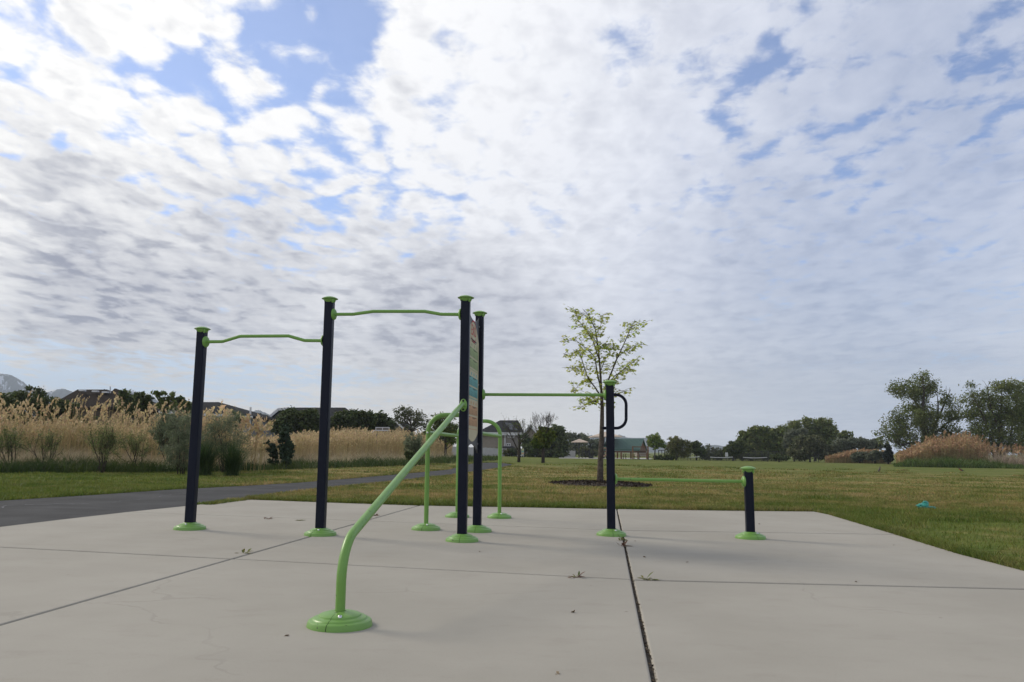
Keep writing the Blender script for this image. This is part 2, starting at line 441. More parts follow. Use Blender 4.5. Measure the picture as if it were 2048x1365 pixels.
# blades of grass: nearer ground gets more of them
m_blade, nt, b = newmat('grass blades')
g = N(nt, 'ShaderNodeNewGeometry'); P = g.outputs['Position']; rnd = g.outputs['Random Per Island']
c = lawn_colour(nt, P)
h = N(nt, 'ShaderNodeHueSaturation'); nt.links.new(c, h.inputs['Color']); nt.links.new(math_(nt, 'MULTIPLY_ADD', rnd, .8, .75), h.inputs['Value'])
nt.links.new(math_(nt, 'MULTIPLY_ADD', math_(nt, 'FRACT', math_(nt, 'MULTIPLY', rnd, 41.3)), .06, .47), h.inputs['Hue'])
setc(b, nt, h.outputs[0]); b.inputs['Roughness'].default_value = .6; b.inputs['Specular IOR Level'].default_value = .25
t = N(nt, 'ShaderNodeBsdfTranslucent'); nt.links.new(h.outputs[0], t.inputs['Color'])
ms = N(nt, 'ShaderNodeMixShader'); ms.inputs[0].default_value = .35
nt.links.new(b.outputs[0], ms.inputs[1]); nt.links.new(t.outputs[0], ms.inputs[2]); nt.links.new(ms.outputs[0], nt.nodes['Material Output'].inputs['Surface'])

def blades(base, h, w, lean, seg=2, rg=rng, bend=.6):
    """ribbon blades; base (n,3), h (n), w (n), lean (n): returns V, F (triangles)"""
    n = len(base); a = rg.uniform(0, 2*np.pi, n); f = rg.uniform(0, 2*np.pi, n)
    side = np.stack([np.cos(f), np.sin(f), np.zeros(n)], 1)*(w/2)[:, None]
    dirv = np.stack([np.cos(a), np.sin(a), np.zeros(n)], 1)
    rows = []
    for k in range(seg+1):
        t = k/seg
        c = base+np.stack([np.zeros(n), np.zeros(n), h*t*(1-.25*t*np.minimum(lean/np.maximum(h, 1e-6), 1))], 1)+dirv*(lean*(t**(1+bend)))[:, None]
        if k < seg:
            s_ = side*(1-.55*t); rows += [c-s_, c+s_]
        else: rows.append(c)
    V = np.stack(rows, 1); m = V.shape[1]; fs = []
    for k in range(seg-1):
        fs += [(2*k, 2*k+1, 2*k+3), (2*k, 2*k+3, 2*k+2)]
    fs.append((2*seg-2, 2*seg-1, 2*seg))
    F = (np.arange(n)[:, None, None]*m+np.array(fs)[None]).reshape(-1, 3)
    return V.reshape(-1, 3), F
def join(parts):
    Vs, Fs, o = [], [], 0
    for V, F in parts:
        Vs.append(V); Fs.append(F+o); o += len(V)
    return np.concatenate(Vs), np.concatenate(Fs)

PADA = np.array(PAD)[:, :2]; PATHA = np.array(PATH)[:, :2]
MULCH_C = onground(1200, 21.9); MULCH_R = (1.40, 1.55)
def scatter(n, ylo, yhi, xpad=1.5, power=1.0):
    y = ylo+(yhi-ylo)*rng.uniform(0, 1, n)**power
    x = rng.uniform(-1, 1, n)*(y*.69+xpad)
    ok = ~in_poly(x, y, PADA) & ~in_poly(x, y, PATHA)
    ok &= ((x-MULCH_C[0])/MULCH_R[0])**2+((y-MULCH_C[1])/MULCH_R[1])**2 > 1
    return x[ok], y[ok]
parts = []
for (n, y0, y1, hh, ww) in ((60000, 4.0, 12.5, .055, .0065), (190000, 11.5, 17, .055, .009), (120000, 16, 26, .048, .014), (70000, 25, 45, .042, .024)):
    x, y = scatter(n, y0, y1)
    tuft = np.array([mnoise.noise(Vector((a*1.3, b_*1.3, 3.1))) for a, b_ in zip(x, y)])
    k = len(x)
    H = hh*rng.uniform(.5, 1.35, k)*(1+.55*tuft)
    parts.append(blades(np.stack([x, y, gz(x)-.014], 1), H, ww*rng.uniform(.6, 1.4, k), H*rng.uniform(.2, 1.0, k)))
# ragged overhanging edge along the slab and the path
def along(poly, step, out, n_per):
    pts = []
    poly = np.array(poly)
    for i in range(len(poly)-1):
        a, b_ = poly[i], poly[i+1]; L = np.linalg.norm(b_-a); k = max(1, int(L*n_per))
        t = rng.uniform(0, 1, k); p = a[None]+(b_-a)[None]*t[:, None]
        nrm = np.array([-(b_-a)[1], (b_-a)[0], 0])/L
        pts.append(p+nrm[None]*rng.uniform(out[0], out[1], k)[:, None])
    return np.concatenate(pts)
e1 = along(pad_back_l+pad_back_r, 0, (-.015, .22), 1300); e2 = along(pad_right, 0, (-.015, .20), 1300)
e3 = along([pad_left[-1], pad_back_l[0]]+path_lo, 0, (-.15, .0), 350); e4 = along(path_hi, 0, (-.25, .02), 260)
for e, hh, ww in ((e1, .105, .010), (e2, .09, .007), (e3, .07, .014), (e4, .09, .014)):
    k = len(e)
    H = hh*rng.uniform(.4, 1.3, k)
    parts.append(blades(e-np.array([0, 0, .015]), H, ww*rng.uniform(.6, 1.4, k), H*rng.uniform(.3, 1.1, k)))
# longer dark tufts scattered through the mown grass
x, y = scatter(260, 8, 60)
for cx_, cy_ in zip(x, y):
    k = 130; r_ = rng.uniform(.10, .28)*(1+cy_/40); p = np.stack([cx_+rng.normal(0, r_, k), cy_+rng.normal(0, r_*.8, k), np.zeros(k)], 1); p[:, 2] = gz(p[:, 0])-.014
    ok = ~in_poly(p[:, 0], p[:, 1], PADA) & ~in_poly(p[:, 0], p[:, 1], PATHA); p = p[ok]; k = len(p)
    H = rng.uniform(.07, .15)*rng.uniform(.5, 1.2, k); parts.append(blades(p, H, (.005+.0006*cy_)*rng.uniform(.6, 1.4, k), H*rng.uniform(.2, .9, k)))
V, F = join(parts)
grass = np_mesh('grass', V, F, m_blade)
tag(grass, 'short patchy green and straw coloured grass of the park lawn', 'grass', kind='stuff')

# ------------------------------------------------------------------ slab of nine concrete panels
def clip(poly, p, n):
    out = []; k = len(poly)
    for i in range(k):
        a, b_ = poly[i], poly[(i+1) % k]; da, db = (a-p).dot(n), (b_-p).dot(n)
        if da >= 0: out.append(a)
        if (da >= 0) != (db >= 0): out.append(a+(b_-a)*(da/(da-db)))
    return out
def line(p, q): a, b_ = gpt(*p)[:2], gpt(*q)[:2]; dd = (b_-a)/np.linalg.norm(b_-a); return a, np.array([-dd[1], dd[0]])
JA = line((0, 1253), (838, 1012.5)); JB = line((1308, 1365), (1243, 1062))
J1L = line((0, 1096), (1265, 1161.5)); J1R = line((1265, 1161.5), (2048, 1180)); J2L = line((256, 1025.5), (1243, 1062.5)); J2R = line((1243, 1062.5), (1790, 1070.5))
pad2 = [p[:2] for p in PAD]
def half(poly, L, sgn, gap): return clip(poly, L[0]+L[1]*sgn*gap/2, L[1]*sgn)
m_con, nt, b = newmat('broom finished concrete')
P = worldpos(nt)
big_ = noise(nt, P, .7, 4, .6); med = noise(nt, mapping(nt, P, scale=(1, 2.2, 1), rot=(0, 0, R(7))), 3.0, 5, .65); fin = noise(nt, P, 160, 3, .7)
c = mix(nt, sstep(nt, big_, .3, .7), (.338, .314, .266), (.382, .356, .304))
c = mix(nt, math_(nt, 'MULTIPLY', sstep(nt, med, .52, .78), .35), c, (.285, .255, .215))
c = mix(nt, math_(nt, 'MULTIPLY', sstep(nt, fin, .58, .70), .45), c, (.22, .205, .18))
wet = noise(nt, mapping(nt, P, scale=(.55, 1.3, 1), rot=(0, 0, R(-20))), 1.3, 6, .7)
c = mix(nt, math_(nt, 'MULTIPLY', sstep(nt, wet, .54, .70), .09), c, (.24, .215, .18))
wav = N(nt, 'ShaderNodeTexVoronoi', feature='DISTANCE_TO_EDGE'); wav.inputs['Scale'].default_value = .32
wv2 = N(nt, 'ShaderNodeTexNoise'); nt.links.new(P, wv2.inputs['Vector']); wv2.inputs['Scale'].default_value = 1.2; wv2.inputs['Detail'].default_value = 6
wv3 = N(nt, 'ShaderNodeVectorMath', operation='MULTIPLY_ADD'); nt.links.new(wv2.outputs['Color'], wv3.inputs[0]); wv3.inputs[1].default_value = (.9, .9, 0); nt.links.new(P, wv3.inputs[2]); nt.links.new(wv3.outputs[0], wav.inputs['Vector'])
hair = math_(nt, 'MULTIPLY', sstep(nt, wav.outputs['Distance'], .0035, .0010), sstep(nt, noise(nt, P, .8, 2), .50, .60))
c = mix(nt, math_(nt, 'MULTIPLY', hair, .16), c, (.13, .115, .10))
vor = N(nt, 'ShaderNodeTexVoronoi'); nt.links.new(P, vor.inputs['Vector']); vor.inputs['Scale'].default_value = 2.1
spot = sstep(nt, vor.outputs['Distance'], .028, .010); c = mix(nt, math_(nt, 'MULTIPLY', spot, .6), c, (.12, .10, .085))
setc(b, nt, c); b.inputs['Roughness'].default_value = .85; b.inputs['Specular IOR Level'].default_value = .12
br = noise(nt, mapping(nt, P, scale=(4, 190, 1), rot=(0, 0, R(7))), 1.0, 3, .6)
bump(nt, b, math_(nt, 'ADD', math_(nt, 'MULTIPLY', br, .6), math_(nt, 'MULTIPLY', fin, .5)), .35, .004)
slabm = MB()
import bmesh
bm = bmesh.new()
gapA, gapB, gapJ = .022, .018, .034
for ci in range(3):
    if ci == 0: colp = half(pad2, JA, 1, gapA)
    elif ci == 1: colp = half(half(pad2, JA, -1, gapA), JB, 1, gapB)
    else: colp = half(pad2, JB, -1, gapB)
    L1, L2 = (J1L, J2L) if ci < 2 else (J1R, J2R)
    for ri in range(3):
        if ri == 0: q = half(colp, L1, -1, gapJ)
        elif ri == 1: q = half(half(colp, L1, 1, gapJ), L2, -1, gapJ*.6)
        else: q = half(colp, L2, 1, gapJ*.6)
        if len(q) < 3: continue
        q2 = [q[0]]
        for p in q[1:]:
            if np.linalg.norm(p-q2[-1]) > .02: q2.append(p)
        if np.linalg.norm(q2[0]-q2[-1]) < .02: q2.pop()
        dz = random.uniform(-.002, .002)
        top = [bm.verts.new((p[0], p[1], float(gz(p[0]))+.006+dz)) for p in q2]
        bot = [bm.verts.new((p[0], p[1], float(gz(p[0]))-.12)) for p in q2]
        ft = bm.faces.new(top); bm.faces.new(bot[::-1]); n_ = len(top)
        for i in range(n_): bm.faces.new((top[i], bot[i], bot[(i+1) % n_], top[(i+1) % n_]))
bmesh.ops.recalc_face_normals(bm, faces=bm.faces)
me = bpy.data.meshes.new('pavement'); bm.to_mesh(me); bm.free(); me.materials.append(m_con)
pav = finish('pavement', me, None, np.zeros(3)); tag(pav, kind='structure')
bv = pav.modifiers.new('arris', 'BEVEL'); bv.width = .011; bv.segments = 3; bv.limit_method = 'ANGLE'; bv.angle_limit = R(50)
m_dirt = plain('joint dirt', (.060, .053, .045), (.095, .085, .073), scale=40, rough=.95, spec=.1)
base_ = MB(); base_.poly([(p[0], p[1], float(gz(p[0]))-.009) for p in clip([np.array(p) for p in pad2], np.array([0, -3.4]), np.array([0, 1.0]))])
tag(base_.build('joint_soil', m_dirt), kind='structure')
# grit and dry leaves caught in the open joint
# bare soil edge where the turf meets the slab
m_soil = plain('bare soil', (.040, .030, .020), (.085, .062, .040), scale=9, rough=.95, spec=.1, bumpk=.6, bscale=70)
sm = MB()
for pl_ in (pad_back_l+pad_back_r, pad_right):
    for i in range(len(pl_)-1):
        a, b_ = pl_[i], pl_[i+1]; nr = np.array([-(b_-a)[1], (b_-a)[0], 0]); nr /= np.linalg.norm(nr); k = 14
        for j in range(k):
            p, q = a+(b_-a)*j/k, a+(b_-a)*(j+1)/k; z_ = np.array([0, 0, -.004])
            sm.add([p-nr*.02+z_, q-nr*.02+z_, q+nr*(.07+.03*math.sin(j*2.1+i))+z_, p+nr*(.07+.03*math.sin((j-1)*2.1+i))+z_], [(0, 1, 2, 3)])
tag(sm.build('soil_edge', m_soil), kind='structure')
m_grit = plain('joint litter', (.022, .017, .013), (.26, .20, .13), scale=70, rough=.9, spec=.1, lo=.45, hi=.7)
a, b_ = gpt(1310, 1365), gpt(1236, 1030); n_ = 900
t = rng.uniform(0, 1, n_)**1.2; p = a[None]+(b_-a)[None]*t[:, None]; p[:, 0] += rng.normal(0, .0075, n_)
p[:, 2] += rng.uniform(-.006, .003, n_)
def chips(p, s, rg=rng, flat=.35):
    n = len(p); d1 = rg.normal(size=(n, 3)); d1[:, 2] *= flat; d1 /= np.linalg.norm(d1, axis=1)[:, None]
    d2 = rg.normal(size=(n, 3)); d2[:, 2] *= flat; d2 -= d1*(d1*d2).sum(1)[:, None]; d2 /= np.linalg.norm(d2, axis=1)[:, None]
    s = np.asarray(s)[:, None] if not np.isscalar(s) else s
    V = np.stack([p-d1*s, p-d2*s*.45, p+d1*s, p+d2*s*.45], 1).reshape(-1, 3)
    return V, np.arange(4*n).reshape(-1, 4)
V, F = chips(p, rng.uniform(.003, .011, n_))
tag(np_mesh('joint_litter', V, F, m_grit), 'grit and dry plant litter filling the wide open joint in the concrete', 'litter', kind='stuff')

# ------------------------------------------------------------------ asphalt path
m_asp, nt, b = newmat('worn asphalt'); P = worldpos(nt)
c = mix(nt, sstep(nt, noise(nt, P, 1.1, 4), .35, .7), (.052, .052, .052), (.074, .074, .074))
c = mix(nt, math_(nt, 'MULTIPLY', sstep(nt, noise(nt, mapping(nt, P, scale=(.35, 1.6, 1), rot=(0, 0, R(-28))), .9, 4, .6), .56, .70), .55), c, (.085, .085, .087))
c = mix(nt, math_(nt, 'MULTIPLY', sstep(nt, noise(nt, P, 90, 3, .7), .55, .7), .5), c, (.065, .065, .07))
setc(b, nt, c); b.inputs['Roughness'].default_value = .9; b.inputs['Specular IOR Level'].default_value = .10
bump(nt, b, noise(nt, P, 120, 3), .5, .006)
pm = MB(); pm.poly([(p[0], p[1], p[2]-.006) for p in PATH])
path = pm.build('path', m_asp)
import bmesh as _b
bm = _b.new(); bm.from_mesh(path.data); _b.ops.triangulate(bm, faces=bm.faces[:]); bm.normal_update()
for f in bm.faces:
    if f.normal.z < 0: f.normal_flip()
bm.to_mesh(path.data); bm.free(); tag(path, kind='structure')
m_crk = plain('filled cracks', (.17, .17, .18), (.09, .09, .10), scale=9, rough=.85)
ck = MB()
def ribbon(pix, w):
    pts = [gpt(*p) for p in pix]; fine_ = []
    for i in range(len(pts)-1):
        for k in range(6):
            q = pts[i]+(pts[i+1]-pts[i])*k/6; q = q+np.array([random.gauss(0, .015), random.gauss(0, .03), 0]); fine_.append(q)
    vs = []
    for i, q in enumerate(fine_):
        ww = w*random.uniform(.35, 1.1); vs += [q+np.array([0, -ww/2, .000]), q+np.array([0, ww/2, .000])]
    ck.add([v_+np.array([0, 0, -.0015]) for v_ in vs], [(2*i, 2*i+2, 2*i+3, 2*i+1) for i in range(len(fine_)-1)])
ribbon([(0, 1017), (8, 1011), (60, 1009), (130, 1008), (190, 1007.5)], .05)
ribbon([(225, 1005), (243, 1001.5), (300, 997)], .05)
ribbon([(300, 997), (352, 988), (420, 984), (470, 978), (560, 975)], .05)
ribbon([(655, 971), (735, 960), (800, 955), (860, 948), (930, 938)], .06)
ribbon([(656, 974), (668, 967), (690, 968)], .05)
ck.build('crack', m_crk, path)
# ------------------------------------------------------------------ the outdoor fitness rig
TH = R(6.0)
A_ = np.array([math.cos(TH), -math.sin(TH), 0]); B_ = np.array([math.sin(TH), math.cos(TH), 0]); Z_ = np.array([0, 0, 1.0])
def paint(name, c, rough, c2=None, chips_=0.0, spec=.4):
    m, nt, b = newmat(name); P = worldpos(nt)
    col = mix(nt, sstep(nt, noise(nt, P, 5, 4, .6), .35, .7), c, c2 or c)
    if chips_:
        ch = sstep(nt, noise(nt, P, 38, 3, .5), .69, .705)
        col = mix(nt, math_(nt, 'MULTIPLY', ch, chips_), col, (.05, .06, .03))
    setc(b, nt, col); b.inputs['Roughness'].default_value = rough
    rn = noise(nt, P, 14, 3); nt.links.new(math_(nt, 'MULTIPLY_ADD', rn, .22, rough-.11), b.inputs['Roughness'])
    b.inputs['Specular IOR Level'].default_value = spec
    return m
m_green = paint('lime powder coat', (.150, .305, .060), .38, (.170, .325, .075), .85)
m_navy = paint('navy powder coat', (.0065, .0088, .0185), .36, (.008, .0108, .022), 0, .14)
m_steel = plain('stainless bolt', (.55, .55, .56), rough=.3, metal=1.0)
m_dark = plain('dark gap', (.012, .012, .012), rough=.9)

base_px = {'p1': (379.3, 1060.2), 'p2': (640.5, 1072), 'p3': (924, 1084), 'P': (954, 1064.8), 'p4': (1222.7, 1072.5), 'p5': (1501.1, 1078.4)}
BASE = {k: gpt(*v_) for k, v_ in base_px.items()}
for q in BASE.values(): q[2] += .006
def ztop(k, x, y): return at(x, y, BASE[k][1])[2]
rig = thing('fitness_rig', BASE['p3'], 'navy and lime green outdoor pull-up and dip rig bolted to the concrete slab', 'exercise rig')
PW = .088
FR = (A_, B_, Z_)
def rotframe(a):
    return (A_*math.cos(a)+B_*math.sin(a), -A_*math.sin(a)+B_*math.cos(a), Z_)
def cover(base, parent, seam, hole_r, bolt=True):
    """split bell-shaped cover over the foot of a post; seam: angle in plan of the visible joint"""
    prof = [(0.1585, -.004), (0.1581, .004), (0.1538, .024), (0.1509, .029), (0.1432, .033), (0.1337, .0355), (0.1304, .0405), (0.1251, .0435), (0.1117, .0460), (0.1036, .0485), (0.1008, .0545), (0.0955, .0575), (.083, .061), (.066, .066), (hole_r+.012, .070), (hole_r+.001, .071), (hole_r-.003, .060)]
    m = MB(); g = .011
    for k in range(2):
        a0 = seam+math.pi*k
        m.lathe(base, prof, 36, None, a0+g, a0+math.pi-g)
    o = m.build('base_cover', m_green, parent, autosm=32)
    i = MB(); i.lathe(base, [(.150, -.003), (.143, .020), (.094, .044), (hole_r, .057)], 32)  # added near-black lining; its colour stands for the shade inside the seam
    i.build('seam_shade_lining', m_dark, parent, smooth=True)
    if bolt:
        a = seam+.42; c = base+np.array([math.cos(a)*.088, math.sin(a)*.088, .0585])
        b2 = MB(); b2.lathe(c, [(.011, -.006), (.0105, .004), (.007, .008), (.0001, .0092)], 14); b2.build('bolt', m_steel, parent, smooth=True)
    return o
def cap(top, parent):
    m = MB()
    m.lathe(top, [(.040, -.040), (.0475, -.037), (.055, -.028), (.0600, -.014), (.0635, -.005), (.0800, -.002), (.083, .0015), (.080, .0045), (.066, .012), (.048, .0195), (.028, .0245), (.0001, .0265)], 40)
    for s1, s2 in ((1, -1), (-1, 1)):
        c = top+A_*s1*.044+B_*s2*.044+Z_*(-.030)
        m.lathe(c, [(.0001, -.018), (.007, -.017), (.0105, -.008), (.0105, .022)], 14)
    return m.build('post_cap', m_green, parent, autosm=50)
def post(k, brim, seam, bolt=True):
    b0 = BASE[k]; zt = ztop(k, *brim)
    m = MB(); h = PW/2; r = .011; poly = []
    for (sx, sy, a0) in ((1, 1, 0), (-1, 1, 90), (-1, -1, 180), (1, -1, 270)):
        for i in range(5):
            a = R(a0+i*22.5); poly.append(b0+A_*(sx*(h-r)+math.cos(a)*r)+B_*(sy*(h-r)+math.sin(a)*r)+Z_*.0)
    m.prism(poly, Z_*(zt-b0[2]-.012))
    o = m.build('post', m_navy, rig, autosm=30)
    cap(np.array([b0[0], b0[1], zt]), o)
    if seam is None: cover(b0, o, R(90)-TH, .050, False)
    else: cover(b0, o, R(seam), .050, bolt)
    return o, zt
PO = {}
PO['p1'] = post('p1', (404, 658.8), -118); PO['p2'] = post('p2', (660.5, 598.5), -112); PO['p3'] = post('p3', (934, 596.5), None)
PO['P'] = post('P', (962, 627), None); PO['p4'] = post('p4', (1221.5, 765.2), -90); PO['p5'] = post('p5', (1495.5, 937.6), -78)

def flange(c, axis, parent, w=.118, h=.118, t=.026, bolts=0):
    """domed disc plate standing off a post face along axis"""
    ax = np.array(axis, float); u_ = np.cross(Z_, ax); u_ /= np.linalg.norm(u_); v_ = np.cross(ax, u_)
    m = MB(); m.lathe(c, [(.5, 0), (.5, t*.25), (.47, t*.55), (.40, t*.8), (.26, t), (.0001, t)], 28, (u_, v_, ax), squash=(w, h))
    o = m.build('flange', m_green, parent, autosm=60)
    if bolts:
        for s_ in (-1, 1):
            bb = MB(); bb.lathe(c+v_*s_*h*.34+ax*t*.55, [(.0105, 0), (.0105, .008), (.006, .011), (.0001, .0115)], 12, (u_, v_, ax))
            bb.build('bolt', m_dark, parent, smooth=True)
    return o
def bar(name, k0, k1, pix, r, bend=.09):
    """bar between two posts; pix: photo points between the flanges"""
    p0, p1 = BASE[k0], BASE[k1]; L = np.linalg.norm((p1-p0)[:2])
    dirv = np.array([*(p1-p0)[:2]/L, 0])
    f0 = p0+dirv*PW/2; f1 = p1-dirv*PW/2
    pts = []
    for (x, y) in pix:                        # intersect the pixel ray with the vertical plane through both posts
        n_ = np.array([-dirv[1], dirv[0], 0]); dd = ray(x, y); t = (p0-CAM).dot(n_)/dd.dot(n_)
        pts.append(CAM+dd*t)
    z0, z1 = pts[0][2], pts[-1][2]
    full = [np.array([f0[0], f0[1], z0])]+pts[1:-1]+[np.array([f1[0], f1[1], z1])]
    m = MB(); m.tube(rounded(full, bend, 6), r, 14)
    o = m.build(name, m_green, rig, autosm=50)
    flange(np.array([f0[0], f0[1], z0]), dirv, o); flange(np.array([f1[0], f1[1], z1]), -dirv, o)
    return o
bar('pull_up_bar', 'p1', 'p2', [(415, 684), (445, 683.6), (480, 673), (577, 672.3), (609, 681.5), (643, 682)], .0168)
bar('pull_up_bar', 'p2', 'p3', [(674, 629), (706, 629), (746, 623.3), (850, 623.3), (882, 629), (918, 629.5)], .0168)
bar('hanging_bar', 'P', 'p4', [(972, 789.5), (1211, 790.5)], .0168)
bar('push_up_bar', 'p4', 'p5', [(1236, 958.5), (1484, 963.5)], .0168)
# grab handle on the fourth post
f0 = BASE['p4']+A_*PW/2
def onplane(x, y, o, n_):
    dd = ray(x, y); return CAM+dd*((o-CAM).dot(n_)/dd.dot(n_))
hp = [onplane(x, y, BASE['p4'], B_) for (x, y) in ((1205, 790), (1252.3, 790), (1252.3, 856.8), (1205, 856.8))]
m = MB(); m.tube(rounded(hp, .108, 12), .0165, 14); m.build('grab_handle', m_navy, rig, autosm=50)

# sloping bar in front, from its own foot up to the third post
FB = gpt(679.1, 1254.3); FB[2] += .006
q3 = BASE['p3']; dirp = np.array([*(q3-FB)[:2], 0]); dirp /= np.linalg.norm(dirp); npl = np.array([-dirp[1], dirp[0], 0])
face = q3-B_*PW/2
knee = onplane(685.5, 1091, FB, npl); knee[:2] = FB[:2]
zf = at(927.2, 810.8, face[1])[2]
elbow = face-dirp*.085; elbow[2] = onplane(917, 806, FB, npl)[2]
end = np.array([face[0], face[1], zf])
ring = knee+(elbow-knee)*.925
m = MB()
pl_ = rounded([FB+Z_*.02, np.array([FB[0], FB[1], knee[2]]), ring], .27, 12)
m.tube(pl_, .0242, 18)
sb = m.build('sloping_bar', m_green, rig, autosm=50)
m = MB(); e_ = (elbow-ring); m.tube(rounded([ring-e_*.06, elbow, end], .04, 8), .0215, 16); m.build('bar_end', m_green, sb, autosm=50)
flange(end, -B_, sb, .072, .124, .016, bolts=1)
cover(FB, sb, R(-102), .026)

# dip frame: two arches and two parallel bars
GA, GB, GC = gpt(851.9, 1061), gpt(914.3, 1035.8), gpt(998.7, 1037.4)
for q in (GA, GB, GC): q[2] += .006
zA = at(890, 830.2, GA[1])[2]; zC = at(970, 845, GC[1])[2]; zA = (zA+zC)/2+.006
pP = BASE['P']; rr = .0245
fr = thing
def dleg(g, seam, name='dip_leg'): pass
m = MB(); m.tube(rounded([GA+Z_*.02, np.array([GA[0], GA[1], zA]), np.array([pP[0], pP[1], zA])-A_*PW/2], .19, 12), rr, 16)
d1 = m.build('dip_arch', m_green, rig, autosm=50); cover(GA, d1, R(-101), .026)
flange(np.array([pP[0], pP[1], zA])-A_*PW/2, -A_, d1)
m = MB(); m.tube(rounded([GB+Z_*.02, np.array([GB[0], GB[1], zA]), np.array([GC[0], GC[1], zA]), GC+Z_*.02], .19, 12), rr, 16)
d2 = m.build('dip_arch', m_green, rig, autosm=50); cover(GB, d2, R(-98), .026); cover(GC, d2, R(-96), .026)
zb = at(852, 866, GA[1])[2]
for (g0, g1) in ((GA, GB), (pP, GC)):
    s_ = np.array([g0[0], g0[1], zb]); e_ = np.array([g1[0], g1[1], zb])
    m = MB(); m.tube([s_, e_], .0215, 14); db = m.build('dip_bar', m_green, rig, autosm=50)
    if g0 is GA:
        m = MB(); m.lathe(s_-B_*.0245, [(.011, 0), (.010, .004), (.005, .007), (.0001, .0075)], 12, (A_, Z_, -B_)); m.build('bolt', m_steel, db, smooth=True)

# ------------------------------------------------------------------ exercise board between the two middle posts
s0 = BASE['p3']+B_*PW/2; s1 = BASE['P']-B_*PW/2
bw = np.linalg.norm((s1-s0)[:2])
xoff = .004
ymid = (s0[1]+s1[1])/2
ztc = at(950, 641.5, ymid)[2]; zbc = at(947, 888.5, ymid)[2]; CV = .095
zt3 = ztc+CV; zb3 = zbc-CV
def BP(uu, z, off=0.0): return s0+B_*uu+A_*(xoff+off)+Z_*(z-s0[2])
m_board = plain('grey board', (.060, .060, .066), (.075, .075, .08), rough=.5)
m_cream = plain('cream poster', (.50, .455, .30), (.54, .49, .335), scale=3, rough=.6, spec=.15)
top = [(i/16*bw, zt3-CV*math.sin(math.pi*i/16)**.8) for i in range(17)]
bot = [(i/16*bw, zb3+CV*math.sin(math.pi*i/16)**.8) for i in range(17)]
poly = [BP(a, z, -.006) for a, z in bot]+[BP(a, z, -.006) for a, z in reversed(top)]
m = MB(); m.prism(poly, A_*.012); board = m.build('instruction_board', m_board, rig)
pu0, pu1 = .035, bw-.035; pzt, pzb = ztc-.20, zbc+.12    # shoulders of the poster
pp = []
for i in range(17):
    t = i/16; pp.append((pu0+(pu1-pu0)*t, pzb-.095*math.sin(math.pi*t)**.8))
for i in range(17):
    t = 1-i/16; pp.append((pu0+(pu1-pu0)*t, pzt+.18*math.sin(math.pi*t)**.8))
m = MB(); m.prism([BP(a, z, .007) for a, z in pp], A_*.0015); poster = m.build('poster', m_cream, board)
PT, PB = pzt+.18, pzb-.095
def PZ(t): return PT-(PT-PB)*t              # t = 0 poster top .. 1 poster bottom
m_pg, m_pt, m_po, m_pk, m_pr = (plain('print '+n_, c, rough=.6, spec=.15) for n_, c in (('green', (.33, .41, .20)), ('teal', (.15, .37, .36)), ('orange', (.52, .32, .18)), ('black', (.03, .03, .035)), ('red', (.55, .035, .05))))
pw_ = pu1-pu0
def rect(mb, a0, a1, t0, t1, off): mb.add([BP(pu0+pw_*a0, PZ(t1), off), BP(pu0+pw_*a1, PZ(t1), off), BP(pu0+pw_*a1, PZ(t0), off), BP(pu0+pw_*a0, PZ(t0), off)], [(0, 1, 2, 3)])
blocks = (('green', m_pg, .245, .405), ('green', m_pg, .325, .405), ('teal', m_pt, .47, .0), ('orange', m_po, .0, .0))
pk = MB()
for (mt, rows, foot) in ((m_pg, (.225, .315), .405), (m_pt, (.465, .553), .645), (m_po, (.705, .795), .895)):
    q = MB()
    for r0 in rows:
        rect(q, .06, .94, r0, r0+.076, .0095)
    rect(q, .06, .94, foot, foot+.006, .0095)
    for i in range(4): rect(q, .10+.22*i, .18+.22*i, rows[0]-.034, rows[0]-.012, .0095)
    q.build('printed_panel', mt, board)
    for r0 in rows:
        rect(pk, .10, .30, r0+.006, r0+.011, .0105); rect(pk, .48, .82, r0+.006, r0+.011, .0105); rect(pk, .50, .70, r0+.015, r0+.018, .0105)
        for i in range(7):                       # little exercise figures
            c0 = .11+.125*i; sw = random.choice((-1, 1))*.012
            zz = r0+.032; rect(pk, c0-.010, c0+.010, zz, zz+.008, .0105)
            rect(pk, c0-.008, c0+.008, zz+.009, zz+.026, .0105)
            pk.add([BP(pu0+pw_*(c0-.008), PZ(zz+.026), .0105), BP(pu0+pw_*(c0+.002), PZ(zz+.026), .0105), BP(pu0+pw_*(c0-.014+sw), PZ(zz+.046), .0105), BP(pu0+pw_*(c0-.022+sw), PZ(zz+.046), .0105)], [(0, 1, 2, 3)])
            pk.add([BP(pu0+pw_*(c0-.002), PZ(zz+.026), .0105), BP(pu0+pw_*(c0+.008), PZ(zz+.026), .0105), BP(pu0+pw_*(c0+.022+sw), PZ(zz+.046), .0105), BP(pu0+pw_*(c0+.014+sw), PZ(zz+.046), .0105)], [(0, 1, 2, 3)])
rect(pk, .26, .76, .150, .162, .0105); rect(pk, .32, .70, .170, .176, .0105)
pk.build('exercise_figures', m_pk, board)
